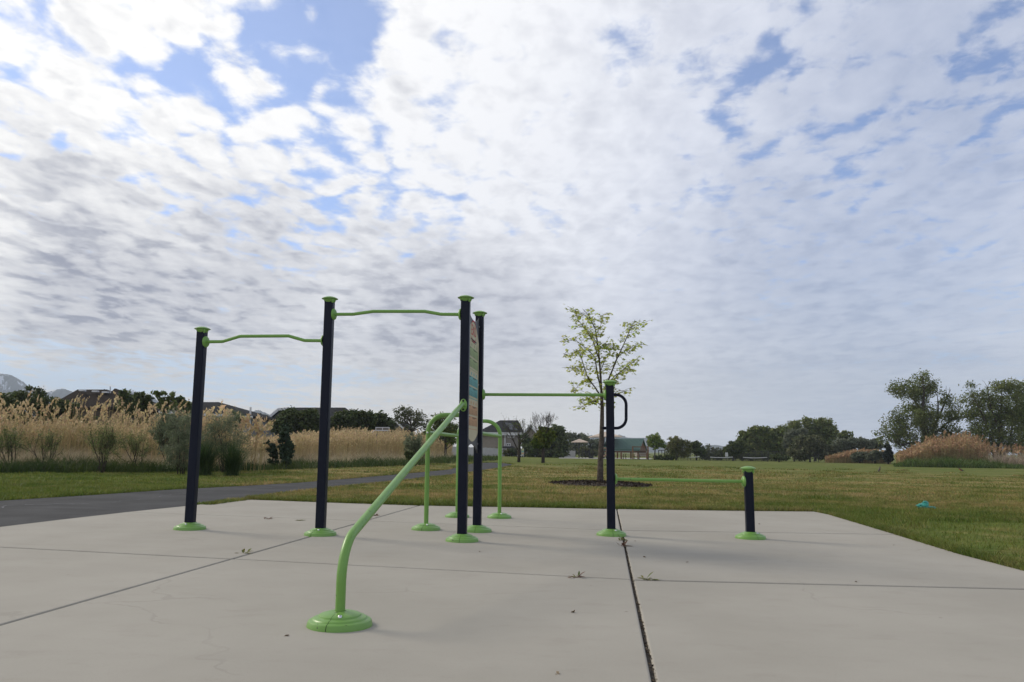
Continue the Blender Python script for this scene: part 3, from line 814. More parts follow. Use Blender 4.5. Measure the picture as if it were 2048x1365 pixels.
def text_mesh(body, size, origin, ux, uy, mt, name, parent, off=0):
    cu = bpy.data.curves.new('lettering', 'FONT'); cu.body = body; cu.size = size; cu.align_x = 'CENTER'; cu.align_y = 'CENTER'; cu.resolution_u = 2
    to = bpy.data.objects.new('lettering', cu); COL.objects.link(to)
    bpy.context.view_layer.update()
    dg = bpy.context.evaluated_depsgraph_get(); me = bpy.data.meshes.new_from_object(to.evaluated_get(dg))
    bpy.data.objects.remove(to)
    o0 = origin_of(parent)
    for v_ in me.vertices:
        p = origin+ux*v_.co.x+uy*v_.co.y; v_.co = Vector(p-o0)
    me.materials.clear(); me.materials.append(mt); me.update()
    o = bpy.data.objects.new(name, me); COL.objects.link(o); o.parent = parent
    return o
lc = BP(bw*.5, PZ(.080), .0105)
text_mesh('EXO', .160, lc, B_, Z_, m_pr, 'logo_letters', board)
lg = MB()
for a0, a1 in ((35, 145), (215, 325)):
    ring_ = []
    for i in range(17):
        a = R(a0+(a1-a0)*i/16); ring_.append((math.cos(a), math.sin(a)))
    vs = []
    for (c_, s_) in ring_: vs += [lc+B_*c_*.165+Z_*s_*.105, lc+B_*c_*.177+Z_*s_*.117]
    lg.add(vs, [(2*i, 2*i+1, 2*i+3, 2*i+2) for i in range(16)])
lg.build('logo_arcs', m_pr, board)
# brackets and screws holding the board
for uu in (.012, bw-.012):
    for z in (zt3-.10, (zt3+zb3)/2, zb3+.10):
        m = MB(); m.lathe(BP(uu, z, .007), [(.008, 0), (.007, .003), (.0001, .005)], 10, (B_, Z_, A_)); m.build('screw', m_steel, board, smooth=True)
# ------------------------------------------------------------------ trees and shrubs
m_bark = plain('grey brown bark', (.055, .045, .036), (.105, .086, .07), scale=14, rough=.9, spec=.15, bumpk=.4, bscale=40)
m_barkd = plain('dark bark', (.040, .033, .027), (.075, .062, .05), scale=14, rough=.9, spec=.15)
L = {
 'dark':  leafmat('dark evergreen leaves', (.056, .076, .023), (.082, .104, .034), .7, .3, .6),
 'mid':   leafmat('mid green leaves', (.060, .085, .024), (.090, .115, .034), .7, .3, .5),
 'elm':   leafmat('elm leaves', (.120, .150, .040), (.170, .195, .065), .7, .4, .35),
 'lime':  leafmat('fresh yellow green leaves', (.40, .46, .09), (.47, .50, .13), .5, .6, 1.5),
 'fresh': leafmat('fresh green leaves', (.13, .20, .03), (.18, .23, .045), .55, .4, 1.0),
 'gold':  leafmat('golden green leaves', (.14, .16, .025), (.085, .125, .02), .6, .4, .8),
 'silver': leafmat('silver green leaves', (.115, .135, .085), (.165, .18, .12), .5, .3, .5),
 'olive': leafmat('olive grey leaves', (.085, .10, .045), (.12, .125, .06), .55, .3, .6),
 'willow': leafmat('willow leaves', (.10, .115, .03), (.15, .15, .045), .6, .35, .8),
 'juniper': leafmat('juniper needles', (.030, .052, .028), (.052, .078, .042), .6, .15, 3.0),
 'spruce': leafmat('spruce needles', (.016, .026, .018), (.028, .040, .026), .6, .1, 3.0),
 'bluegreen': leafmat('blue green leaves', (.125, .155, .085), (.17, .195, .115), .6, .35, 1.2),
 'feather': leafmat('feathery shrub leaves', (.13, .165, .055), (.19, .21, .085), .6, .45, 1.2),
}
def leaves(P, size, rg, flat=1.0, aspect=.5, up=None):
    """diamond leaves of random tilt at P"""
    n = len(P); d1 = rg.normal(size=(n, 3)); d1[:, 2] *= flat
    if up is not None: d1 += np.array(up)
    d1 /= np.linalg.norm(d1, axis=1)[:, None]
    d2 = rg.normal(size=(n, 3)); d2[:, 2] *= flat; d2 -= d1*(d1*d2).sum(1)[:, None]; d2 /= np.linalg.norm(d2, axis=1)[:, None]
    s = (size*rg.uniform(.55, 1.4, n))[:, None]
    V = np.stack([P-d1*s*.5, P-d2*s*aspect*.5, P+d1*s*.5, P+d2*s*aspect*.5], 1).reshape(-1, 3)
    return V, np.arange(4*n).reshape(-1, 4)

def limb(mb, p0, p1, r0, r1, rg, sag=.12, n=6, seg=6):
    p0, p1 = np.array(p0), np.array(p1); Ln = np.linalg.norm(p1-p0)
    side = rg.normal(size=3)*Ln*sag*.5; pts = []
    for i in range(n+1):
        t = i/n; pts.append(p0+(p1-p0)*t+side*math.sin(math.pi*t)+np.array([0, 0, Ln*sag*.6*math.sin(math.pi*t)]))
    mb.tube(pts, [r0+(r1-r0)*i/n for i in range(n+1)], seg)
    return pts

SEED = [100]
def tree(name, label, Y, lobes, leafk, base_x=None, base_y=None, trunk_r=.15, size=.25, clumps=60, per=45, cs=.09, stems=1, group=None,
         cat='tree', fill=.55, flat=.8, up=None, bark=None, depth=.85, twigs=True, gap=0.0, aspect=.5, forks=None, crown='crown'):
    """crown lobes are (x, y, rx, ry) as they look in the photo; depth follows their width"""
    SEED[0] += 1; rg = np.random.default_rng(SEED[0])
    s = pxs(Y); lx = np.mean([l[0] for l in lobes])
    bx = base_x if base_x is not None else lx
    root = onground(bx, Y)
    t = thing(name, root, label, cat, group)
    area = np.array([l[2]*l[3] for l in lobes], float); wsum = area/area.sum()
    CP = []; C0 = []
    for l, w in zip(lobes, wsum):
        k = max(4, int(round(clumps*w)))
        c = at(l[0], l[1], Y+rg.uniform(-.25, .25)*l[2]*s)
        v_ = rg.normal(size=(k, 3)); v_ /= np.linalg.norm(v_, axis=1)[:, None]
        rad = rg.uniform(fill, 1.02, k)**.8
        q = c+v_*rad[:, None]*np.array([l[2]*s, (l[2]+l[3])*.5*s*depth, l[3]*s])
        q[:, 2] = np.maximum(q[:, 2], root[2]+.05)
        CP.append(q); C0.append(np.repeat(c[None], k, 0))
    CP = np.concatenate(CP); C0 = np.concatenate(C0)
    spread = cs*np.sqrt(area.mean())*s*2
    n = len(CP)
    cnt = np.maximum(3, (per*rg.uniform(.5, 1.5, n)).astype(int))
    idx = np.repeat(np.arange(n), cnt)
    sc = rg.uniform(.7, 1.3, n)
    LP = CP[idx]+rg.normal(size=(len(idx), 3))*(spread*sc)[idx][:, None]*np.array([1, 1, .75])
    LP[:, 2] = np.maximum(LP[:, 2], root[2]+.03)
    V, F = leaves(LP, size, rg, flat, aspect, up)
    np_mesh(crown, V, F, L[leafk] if isinstance(leafk, str) else leafk, t)
    # wood
    mb = MB(); topz = CP[:, 2].max()
    cen = CP.mean(0)
    for sidx in range(stems):
        off = np.array([rg.normal(0, .35), rg.normal(0, .35), 0])*(trunk_r*3 if stems > 1 else 0)
        p0 = root+off-np.array([0, 0, .05])
        tip = np.array([cen[0], cen[1], root[2]+(topz-root[2])*.62])+off*2.2
        if stems > 1: tip[:2] += rg.normal(0, .25, 2)*(topz-root[2])*.35
        spine = limb(mb, p0, tip, trunk_r/(stems**.5), trunk_r*.45/(stems**.5), rg, .05, 6, 8)
        if twigs:
            pick = rg.choice(n, size=min(n, max(5, int(26/stems))), replace=False)
            for j in pick:
                tgt = CP[j]
                zz = np.clip((tgt[2]-root[2])/(tip[2]-root[2])-.25, .15, 1.0)
                k = int(round(zz*(len(spine)-1))); limb(mb, spine[k], tgt, trunk_r*.34/(stems**.5), trunk_r*.07, rg, .10, 4, 5)
    mb.build('trunk' if stems == 1 else 'stems', bark or m_barkd, t, smooth=True)
    return t

def branch_rec(mb, p, d, Ln, r, lev, rg, tips, spread=.6, upk=.15, kids=3, shrink=.68, minr=.006, seg=6):
    pts = [np.array(p)]; dd = np.array(d, float); n = 4
    for i in range(n):
        dd = dd+rg.normal(size=3)*.10+np.array([0, 0, upk*.3]); dd /= np.linalg.norm(dd)
        pts.append(pts[-1]+dd*Ln/n)
    r1 = max(minr, r*.6)
    mb.tube(pts, [r+(r1-r)*i/n for i in range(n+1)], seg if lev > 1 else 4, caps=False)
    if lev <= 0: tips.append((pts[-1], dd)); return
    for k in range(kids):
        i = n if k == 0 else int(rg.integers(2, n+1))
        nd = dd+rg.normal(size=3)*spread*(0.45 if k == 0 else 1.0)+np.array([0, 0, upk]); nd /= np.linalg.norm(nd)
        branch_rec(mb, pts[i], nd, Ln*shrink*rg.uniform(.8, 1.15), r1*(.85 if k == 0 else .65), lev-1, rg, tips, spread, upk, kids, shrink, minr, seg)

# ---- young maple in the mulch ring (the tree in the middle of the picture)
YM = 21.9
rt = onground(1200, YM)
maple = thing('maple_tree', rt, 'young maple with sparse yellow green spring leaves rising from a dark mulch ring', 'tree')
rg = np.random.default_rng(77); mb = MB(); LPs = []; LD = []
def mp(x, y, dy=0.0): return at(x, y, YM+dy)
trunk_pts = [rt-np.array([0, 0, .05])]+[mp(x, y) for x, y in ((1200.5, 950), (1201, 920), (1203, 880), (1204, 845), (1204.5, 815), (1203, 792))]
mb.tube(trunk_pts, [.105, .088, .078, .068, .060, .052, .044], 12)
limbs_ = [  # photo polylines with a depth drift, start radius
 ([(1203, 792), (1201, 750), (1197, 700), (1191, 660), (1178, 632), (1165, 618)], .5, .05),
 ([(1204, 800), (1215, 765), (1232, 722), (1247, 690), (1260, 660), (1270, 640)], -.6, .042),
 ([(1203, 795), (1190, 775), (1176, 757), (1167, 730), (1160, 706), (1146, 700)], -.9, .034),
 ([(1203, 785), (1194, 745), (1190, 715), (1176, 700), (1150, 680), (1122, 685)], .9, .034),
 ([(1198, 720), (1186, 682), (1172, 660), (1155, 640), (1150, 620)], -.5, .022),
 ([(1195, 690), (1182, 668), (1170, 655), (1152, 655)], .8, .02),
 ([(1204, 812), (1190, 802), (1174, 808), (1158, 818)], -.5, .024),
 ([(1203, 788), (1188, 792), (1170, 800), (1165, 805)], .6, .018),
 ([(1206, 790), (1222, 768), (1240, 745), (1262, 728), (1278, 715)], .7, .026),
 ([(1210, 775), (1230, 752), (1250, 738), (1262, 742)], -.8, .02),
 ([(1235, 715), (1252, 700), (1268, 692), (1285, 690)], .4, .014),
 ([(1262, 655), (1275, 648), (1290, 652)], -.3, .010),
 ([(1200, 745), (1210, 720), (1222, 700), (1228, 690)], .3, .018),
 ([(1196, 700), (1210, 688), (1220, 690), (1232, 702)], -.6, .014),
 ([(1167, 735), (1150, 738), (1138, 735)], .2, .012),
 ([(1176, 757), (1160, 768), (1150, 780), (1146, 785)], -.4, .012),
 ([(1207, 800), (1226, 790), (1240, 780), (1250, 790)], .3, .014),
 ([(1190, 672), (1200, 655), (1205, 640), (1200, 630)], .4, .012),
 ([(1178, 640), (1168, 630), (1150, 622)], -.3, .010),
 ([(1160, 700), (1140, 712), (1126, 708)], -.5, .012)]
for pl2, dy, r0 in limbs_:
    n_ = len(pl2); pts = [mp(x, y, dy*(i/(n_-1))) for i, (x, y) in enumerate(pl2)]
    mb.tube(pts, [max(.0045, r0*.72*(1-.85*i/(n_-1))) for i in range(n_)], 7)
    for k in range(1, n_):
        segs = 5
        for q in range(segs):
            if k == 1 and r0 > .03: continue
            p = pts[k-1]+(pts[k]-pts[k-1])*(q/segs)
            for w_ in range(int(rg.integers(1, 3))):
                dd = np.array([rg.normal(0, 1), rg.normal(0, 1), rg.normal(.05, .35)]); dd /= np.linalg.norm(dd)
                ln = rg.uniform(.10, .34); e2 = p+dd*ln
                mb.tube([p, p+dd*ln*.5+np.array([0, 0, .02]), e2], [.005, .004, .003], 4, caps=False)
                for z_ in range(int(rg.integers(3, 7))):
                    LPs.append(p+dd*ln*rg.uniform(.4, 1.15)+rg.normal(0, .035, 3)); LD.append(0)
mb.build('trunk', m_bark, maple, smooth=True)
LPs = np.array(LPs)
# three-lobed drooping leaves
nL = len(LPs); a = rg.uniform(0, 2*np.pi, nL); fw = np.stack([np.cos(a), np.sin(a), -rg.uniform(.1, 1.0, nL)], 1); fw /= np.linalg.norm(fw, axis=1)[:, None]
sd_ = np.cross(fw, np.array([0, 0, 1.0])+rg.normal(0, .25, (nL, 3))); sd_ /= np.linalg.norm(sd_, axis=1)[:, None]
s_ = (.108*rg.uniform(.6, 1.3, nL))[:, None]
tmpl = [(0, 0), (.25, .22), (.62, .45), (.55, .18), (1.0, 0), (.55, -.18), (.62, -.45), (.25, -.22)]
V = np.stack([LPs+fw*s_*x+sd_*s_*y for x, y in tmpl], 1).reshape(-1, 3); F = np.arange(8*nL).reshape(-1, 8)
np_mesh('leaves', V, F, L['lime'], maple)

# mulch
m_mulch = leafmat('bark mulch', (.020, .014, .010), (.052, .036, .026), .9, .0, 9, .9)
V = [np.array([MULCH_C[0], MULCH_C[1], float(gz(MULCH_C[0]))+.06])]; nseg = 40
for k, rr_, hh in ((0, .55, .055), (1, .9, .03), (2, 1.04, -.02)):
    for i in range(nseg):
        a = 2*math.pi*i/nseg; q = rr_*(1+.05*math.sin(3*a+1)+.03*math.sin(7*a))
        x, y = MULCH_C[0]+math.cos(a)*MULCH_R[0]*q, MULCH_C[1]+math.sin(a)*MULCH_R[1]*q; V.append(np.array([x, y, float(gz(x))+hh]))
F3 = [(0, 1+i, 1+(i+1) % nseg, 1+(i+1) % nseg) for i in range(nseg)]
mm = MB(); mm.add(V, [(0, 1+i, 1+(i+1) % nseg) for i in range(nseg)]+[(1+k*nseg+i, 1+(k+1)*nseg+i, 1+(k+1)*nseg+(i+1) % nseg, 1+k*nseg+(i+1) % nseg) for k in range(2) for i in range(nseg)])
n_ = 2600; a = rng.uniform(0, 2*np.pi, n_); q = np.sqrt(rng.uniform(0, 1.06, n_))
x = MULCH_C[0]+np.cos(a)*MULCH_R[0]*q; y = MULCH_C[1]+np.sin(a)*MULCH_R[1]*q
cv, cf = chips(np.stack([x, y, gz(x)+.055*(1-q**2)+rng.uniform(-.005, .035, n_)], 1), rng.uniform(.02, .055, n_), flat=.8)
mm.add(cv, [tuple(f) for f in cf])
tag(mm.build('bark_mulch', m_mulch), 'ring of dark bark mulch round the foot of the young maple', 'mulch', kind='stuff')
# pale dry fringe of grass round the mulch is part of the lawn

# ---- twiggy trees on the lawn
def bare_tree(name, label, bx, by, Y, top_y, seed, leaf=None, leafn=0, lsize=.2, spread=.5, lev=4, r=.11, lean=0.0, leaf_lobes=None, leafmat_=None, trunk_frac=.32, kids=3, minr=.008):
    rg = np.random.default_rng(seed); root = onground(bx, Y); t = thing(name, root, label, 'tree')
    H = (at(bx, top_y, Y)[2]-root[2]); mb = MB(); tips = []
    tp = root+np.array([lean*H*.3, 0, H*trunk_frac]); mb.tube([root-np.array([0, 0, .05]), root+(tp-root)*.5+np.array([.02, 0, 0]), tp], [r, r*.85, r*.75], 8)
    for k in range(4):
        a = k*math.pi/2+rg.uniform(-.5, .5); d = np.array([math.cos(a)*.42, math.sin(a)*.42, 1.0]); d /= np.linalg.norm(d)
        branch_rec(mb, tp-np.array([0, 0, H*.03*k]), d, H*.27, r*.5, lev, rg, tips, spread, .18, kids, .70, minr, 5)
    mb.build('trunk', m_barkd, t, smooth=True)
    s = pxs(Y); P = []
    if leaf_lobes:
        for (x, y, rx, ry, k) in leaf_lobes:
            c = at(x, y, Y); v_ = rg.normal(size=(k, 3)); v_ /= np.linalg.norm(v_, axis=1)[:, None]
            cl = c+v_*(rg.uniform(.35, 1, k)**.6)[:, None]*np.array([rx*s, rx*s, ry*s]); 
            P.append(np.repeat(cl, 14, 0)+rg.normal(0, rx*s*.09, (k*14, 3)))
    if leafn:
        for p, d in tips:
            P.append(p+rg.normal(0, .12, (leafn, 3)))
    if P:
        V, F = leaves(np.concatenate(P), lsize, rg); np_mesh('crown', V, F, L[leafmat_], t)
    return t
bare_tree('bare_tree', 'thin bare tree in front of the beige two storey house', 1037.5, 924, 62, 823, 31, leafn=1, lsize=.10, leafmat_='gold', r=.13, lev=4, spread=.52, trunk_frac=.28, minr=.007)
bare_tree('half_leafed_tree', 'lawn tree with leafy lower crown and bare twiggy top above it', 1086, 925.5, 61, 824, 32, r=.14, lev=4, spread=.42, trunk_frac=.36, minr=.007,
          leaf_lobes=[(1085, 880, 22, 17, 130), (1076, 888, 13, 9, 50), (1098, 872, 13, 13, 60), (1088, 862, 13, 8, 40)], lsize=.26, leafmat_='gold')

# ---- near the houses
tree('evergreen_tree', 'dark rounded evergreen behind the reeds, beside the brown roof', 52, [(60, 797, 36, 21), (95, 808, 20, 14), (36, 808, 18, 16), (70, 836, 40, 16), (40, 840, 24, 14)], 'dark', size=.24, clumps=110, per=60, base_x=58)
tree('evergreen_tree', 'dark bushy evergreen at the picture edge, half behind the mountain foot', 50, [(4, 806, 26, 22), (22, 816, 18, 16), (-10, 838, 44, 16)], 'dark', size=.24, clumps=80, per=55, base_x=5)
tree('evergreen_tree', 'low dark evergreen between the rounded evergreen and the brown roof', 54, [(118, 812, 20, 15), (140, 815, 15, 14), (104, 822, 20, 12), (120, 840, 36, 16), (165, 842, 30, 12)], 'dark', size=.24, clumps=70, per=50, base_x=122)
tree('leafy_tree', 'yellowish green tree growing against the end of the brown roof', 60, [(250, 803, 17, 18), (263, 815, 22, 16), (247, 790, 6, 8), (262, 840, 30, 14)], 'mid', size=.26, clumps=70, per=40, base_x=252)
tree('leafy_tree', 'upright dark green tree in front of the snowy peak', 58, [(286, 803, 13, 17), (276, 797, 7, 11), (298, 800, 7, 9)], 'mid', size=.25, clumps=60, per=34, base_x=286)
tree('leafy_tree', 'open crowned tree standing before blue sky between two roofs', 56, [(328, 796, 15, 13), (312, 789, 8, 7), (345, 798, 10, 12), (330, 812, 18, 10)], 'elm', size=.22, clumps=70, per=22, base_x=332, cs=.07)
tree('leafy_tree', 'low round green tree touching the first navy post', 57, [(362, 810, 16, 15), (376, 818, 12, 12)], 'mid', size=.25, clumps=50, per=40, base_x=362)
tree('leafy_tree', 'pair of pale green crowns behind the small middle house', 130, [(512, 837, 16, 9), (532, 841, 12, 9)], 'olive', size=.4, clumps=60, per=30, base_x=520)
tree('evergreen_tree', 'dark reddish shrub tree against the grey house wall', 62, [(470, 838, 12, 15), (478, 850, 12, 18), (462, 846, 9, 14)], 'dark', size=.22, clumps=60, per=40, base_x=472)
tree('evergreen_tree', 'broad dark evergreen hiding the gabled house', 66, [(585, 845, 32, 22), (612, 840, 24, 22), (563, 856, 14, 14), (640, 848, 16, 18)], 'dark', size=.30, clumps=160, per=60, base_x=598)
tree('evergreen_tree', 'dark evergreen just beyond the second navy post', 70, [(685, 842, 24, 18), (668, 850, 14, 14), (696, 836, 12, 12)], 'dark', size=.30, clumps=110, per=50, base_x=684)
tree('evergreen_tree', 'tallest dark evergreen of the row over the reeds', 72, [(722, 838, 24, 18), (708, 832, 10, 10), (738, 834, 10, 10), (725, 850, 26, 12)], 'dark', size=.30, clumps=120, per=50, base_x=724)
tree('evergreen_tree', 'last dark evergreen of the row, next to the airy spring tree', 74, [(762, 843, 18, 15), (775, 853, 14, 12), (752, 848, 16, 14)], 'dark', size=.30, clumps=90, per=50, base_x=764)
tree('spring_tree', 'airy spring tree with small pale leaves behind the tan reeds', 66, [(822, 838, 38, 24), (802, 832, 22, 18), (845, 842, 24, 18), (815, 822, 16, 10)], 'olive', size=.17, clumps=190, per=14, base_x=822, base_y=880, cs=.06, fill=.3, trunk_r=.14, bark=m_bark)
tree('spring_tree', 'yellow green tree seen through the dip bars', 68, [(892, 852, 26, 26), (870, 848, 18, 16), (905, 872, 18, 20), (875, 838, 10, 8)], 'gold', size=.22, clumps=150, per=18, base_x=890, cs=.07, fill=.3, trunk_r=.14)
tree('evergreen_tree', 'dark dense tree beside the white fence behind the dip bars', 80, [(878, 880, 26, 16), (858, 872, 14, 12)], 'mid', size=.3, clumps=70, per=40, base_x=878)
tree('evergreen_tree', 'large dark leafy tree standing between the beige house and the fence', 118, [(1112, 876, 20, 26), (1100, 895, 26, 18), (1122, 896, 16, 20), (1080, 898, 20, 16)], 'dark', size=.42, clumps=190, per=50, base_x=1108)
tree('evergreen_shrub', 'wide dark shrub at the foot of the large dark tree', 116, [(1060, 900, 14, 12), (1075, 908, 22, 7), (1110, 908, 22, 7)], 'dark', size=.36, clumps=90, per=40, cat='shrub', base_x=1078)
tree('leafy_tree', 'dull green tree leaning over the corner of the beige house', 121, [(1049, 880, 10, 16), (1056, 892, 10, 12)], 'mid', size=.34, clumps=60, per=30, base_x=1050)
for i, (x, w, yk, lab) in enumerate(((975, 7, 'mid', 'small green bush under the white fence'), (990, 5, 'willow', 'small straw coloured bush at the white fence'), (1012, 8, 'willow', 'golden grassy bush between fence and bare tree'), (1022, 9, 'mid', 'dark green bush by the bare tree trunk'), (1032, 9, 'olive', 'pale green bush beside the small notice board'))):
    tree('bush', lab, 122, [(x, 906, w, 7), (x+3, 902, w*.5, 6)], yk, size=.28, clumps=24, per=26, cat='shrub')
# ---- middle distance
tree('silver_tree', 'tall grey green tree behind the small shade umbrella', 150, [(1146, 885, 18, 18), (1138, 876, 8, 10), (1160, 878, 10, 10), (1150, 900, 22, 12)], 'silver', size=.42, clumps=130, per=30, base_x=1146)
tree('silver_tree', 'grey green tree beside the maple trunk in the distance', 148, [(1182, 892, 18, 16), (1172, 880, 9, 8), (1196, 890, 9, 12), (1178, 904, 22, 10)], 'silver', size=.42, clumps=120, per=26, base_x=1182)
tree('conifer_tree', 'small dark conifer behind the short piece of white fence', 140, [(1131, 900, 5, 8), (1131, 892, 3, 6)], 'spruce', size=.4, clumps=40, per=30)
tree('leafy_tree', 'brown green bushes behind the black fitness posts', 140, [(1168, 904, 14, 9), (1195, 906, 14, 7)], 'olive', size=.36, clumps=60, per=26, base_x=1178)
tree('ornamental_tree', 'bright green round headed young tree beside the pavilion', 112, [(1310, 886, 17, 13), (1303, 878, 9, 9), (1313, 874, 6, 7), (1322, 890, 10, 8)], 'fresh', size=.30, clumps=110, per=26, base_x=1309, trunk_r=.11, cs=.07)
tree('willow_tree', 'drooping olive yellow willow behind the first court net', 116, [(1355, 890, 20, 14), (1343, 900, 14, 14), (1368, 896, 14, 16), (1350, 878, 10, 6), (1360, 908, 22, 8)], 'willow', size=.36, clumps=170, per=30, base_x=1352, trunk_r=.16, up=(0, 0, -1.0), aspect=.3, bark=m_bark)
tree('evergreen_tree', 'compact dark rounded tree next to the willow', 119, [(1393, 898, 14, 12), (1392, 890, 10, 7), (1404, 906, 6, 8)], 'dark', size=.36, clumps=100, per=40, base_x=1393)
tree('silver_tree', 'thin grey green saplings beyond the dark court fence', 150, [(1420, 900, 8, 9), (1436, 903, 8, 8), (1415, 896, 4, 7), (1448, 902, 7, 7)], 'olive', size=.32, clumps=80, per=14, base_x=1428)
tree('evergreen_tree', 'dark brownish tree at the end of the court nets', 122, [(1466, 898, 14, 14), (1476, 893, 10, 12), (1456, 905, 9, 9)], 'dark', size=.38, clumps=110, per=36, base_x=1466)
tree('elm_tree', 'broad grey green elm above the third court net', 135, [(1500, 880, 22, 20), (1512, 868, 18, 14), (1488, 892, 16, 16), (1530, 863, 9, 9), (1505, 904, 28, 12)], 'elm', size=.5, clumps=230, per=40, base_x=1505)
tree('elm_tree', 'wide dark green elm between the two highest crowns', 138, [(1555, 875, 22, 18), (1540, 890, 26, 20), (1568, 865, 14, 12), (1550, 905, 34, 12)], 'elm', size=.5, clumps=230, per=45, base_x=1553)
tree('elm_tree', 'tall elm whose crown splits into two domes, dark green', 145, [(1608, 855, 22, 15), (1588, 858, 13, 12), (1645, 855, 22, 16), (1655, 868, 18, 18), (1620, 880, 34, 22), (1640, 895, 30, 18)], 'elm', size=.52, clumps=330, per=45, base_x=1630, trunk_r=.3)
tree('elm_tree', 'small dark elm top behind the silver olives', 150, [(1692, 872, 12, 9), (1676, 876, 10, 10), (1700, 884, 10, 10)], 'elm', size=.5, clumps=70, per=36, base_x=1688)
tree('russian_olive', 'pale silvery tree leaning against the two-domed elm', 128, [(1585, 872, 13, 15), (1580, 886, 12, 14), (1606, 868, 8, 10)], 'silver', size=.44, clumps=110, per=34, base_x=1588)
tree('russian_olive', 'large silver green shrub tree, greenish in the middle, before the elms', 122, [(1612, 890, 22, 18), (1600, 905, 26, 14), (1632, 886, 14, 16), (1645, 903, 18, 14)], 'olive', size=.42, clumps=210, per=38, base_x=1620)
tree('russian_olive', 'rounded silvery tree over the small orange reed patch', 126, [(1690, 890, 20, 13), (1676, 898, 14, 14), (1706, 888, 12, 10)], 'silver', size=.42, clumps=140, per=34, base_x=1690)
tree('russian_olive', 'silvery tree next to the big elm by the right reeds', 127, [(1735, 892, 20, 13), (1722, 886, 10, 9), (1752, 890, 12, 11)], 'silver', size=.42, clumps=130, per=34, base_x=1736)
tree('silver_shrub', 'low pale shrub standing in the small orange reed patch', 116, [(1722, 912, 16, 8), (1712, 916, 10, 6)], 'silver', size=.34, clumps=60, per=34, cat='shrub', base_x=1720)
tree('silver_shrub', 'low pale shrub beside the little dark spruce', 115, [(1752, 910, 14, 9), (1742, 915, 14, 6)], 'silver', size=.34, clumps=60, per=34, cat='shrub', base_x=1750)
tree('silver_shrub', 'bluish low shrub in front of the court fence', 116, [(1552, 914, 12, 5), (1566, 916, 12, 4)], 'mid', size=.3, clumps=40, per=30, cat='shrub', base_x=1558)
tree('spruce_tree', 'little dark spruce at the edge of the field', 108, [(1776, 917, 11, 8), (1776, 907, 8, 7), (1775, 898, 5, 7), (1775, 890, 2.5, 5)], 'spruce', size=.34, clumps=120, per=34, base_x=1776, up=(0, 0, -.4))
tree('hedge', 'long low dark hedge running behind the court nets', 128, [(1412, 911, 14, 7), (1436, 911, 14, 7), (1460, 911, 14, 7), (1484, 911, 14, 7), (1508, 912, 16, 7), (1534, 913, 16, 7)], 'dark', size=.36, clumps=190, per=40, cat='hedge', base_x=1470, twigs=False, trunk_r=.06)
# ---- big trees at the right
rg = np.random.default_rng(401)
def big_tree(name, label, Y, bx, limbs_px, lobes, leafk, seed, r, size=.34, clumps=420, per=26):
    size, per = .26, 40
    t = tree(name, label, Y, lobes, leafk, base_x=bx, size=size, clumps=clumps, per=per, cs=.105, fill=.2, trunk_r=r, twigs=False, flat=.9)
    rg = np.random.default_rng(seed); mb = MB(); root = onground(bx, Y)
    for pl2, r0, dy in limbs_px:
        n_ = len(pl2); pts = [at(x, y, Y+dy*i/(n_-1)) for i, (x, y) in enumerate(pl2)]
        mb.tube(pts, [max(.015, r0*(1-.92*i/(n_-1))) for i in range(n_)], 7)
        for k in range(1, n_):
            for q in range(3):
                p = pts[k-1]+(pts[k]-pts[k-1])*rg.uniform(0, 1); d = (pts[k]-pts[k-1])/np.linalg.norm(pts[k]-pts[k-1])+rg.normal(0, .6, 3)
                limb(mb, p, p+d*rg.uniform(.5, 1.2), r0*.16, .012, rg, .1, 3, 4)
    mb.build('limbs', m_barkd, t, smooth=True)
    return t
big_tree('willow_tree', 'big spreading dark willow with a bare forked top, behind the tall orange reeds', 105, 1855,
  [([(1862, 925), (1862, 890), (1866, 860), (1880, 830), (1892, 800), (1901, 780)], .34, 1.5), ([(1860, 890), (1850, 850), (1846, 815), (1848, 785), (1846, 765)], .34, -1.5),
   ([(1850, 850), (1836, 810), (1815, 785), (1795, 772)], .2, 2), ([(1876, 835), (1876, 805), (1874, 785)], .14, -1), ([(1856, 895), (1835, 885), (1800, 890), (1785, 880)], .2, -2),
   ([(1866, 870), (1890, 850), (1915, 830), (1925, 800)], .18, 2), ([(1850, 900), (1820, 905), (1800, 885)], .16, -1), ([(1880, 895), (1920, 870), (1940, 872)], .14, 1)],
  [(1845, 765, 17, 24), (1848, 785, 22, 25), (1815, 780, 30, 22), (1790, 778, 14, 14), (1830, 835, 48, 28), (1790, 848, 24, 22), (1860, 850, 34, 36), (1775, 872, 22, 16), (1805, 875, 32, 24), (1845, 885, 34, 18), (1890, 800, 16, 14), (1905, 830, 18, 30), (1900, 870, 28, 24), (1830, 815, 26, 16), (1866, 775, 10, 16)],
  'elm', 402, .42, size=.36, clumps=620, per=26)
big_tree('willow_tree', 'big many stemmed dark tree reaching the right picture edge', 100, 1995,
  [([(1995, 930), (1998, 880), (2002, 830), (2004, 795), (2003, 775)], .28, 1), ([(1990, 930), (1985, 880), (1965, 830), (1945, 790)], .22, -1.5), ([(2000, 930), (2020, 880), (2030, 820), (2035, 790)], .24, 1.5),
   ([(1990, 910), (1960, 880), (1940, 850)], .16, 1), ([(2000, 920), (1998, 860), (1980, 810), (1975, 775)], .2, -1)],
  [(2002, 775, 18, 16), (1985, 795, 26, 22), (2030, 785, 30, 26), (1950, 800, 16, 20), (1965, 830, 30, 30), (2005, 830, 38, 36), (2045, 830, 34, 40), (1955, 870, 26, 26), (1995, 880, 38, 30), (2040, 885, 34, 30), (1925, 800, 9, 10), (1935, 830, 14, 14), (1943, 768, 6, 5)],
  'elm', 403, .4, size=.36, clumps=620, per=28)
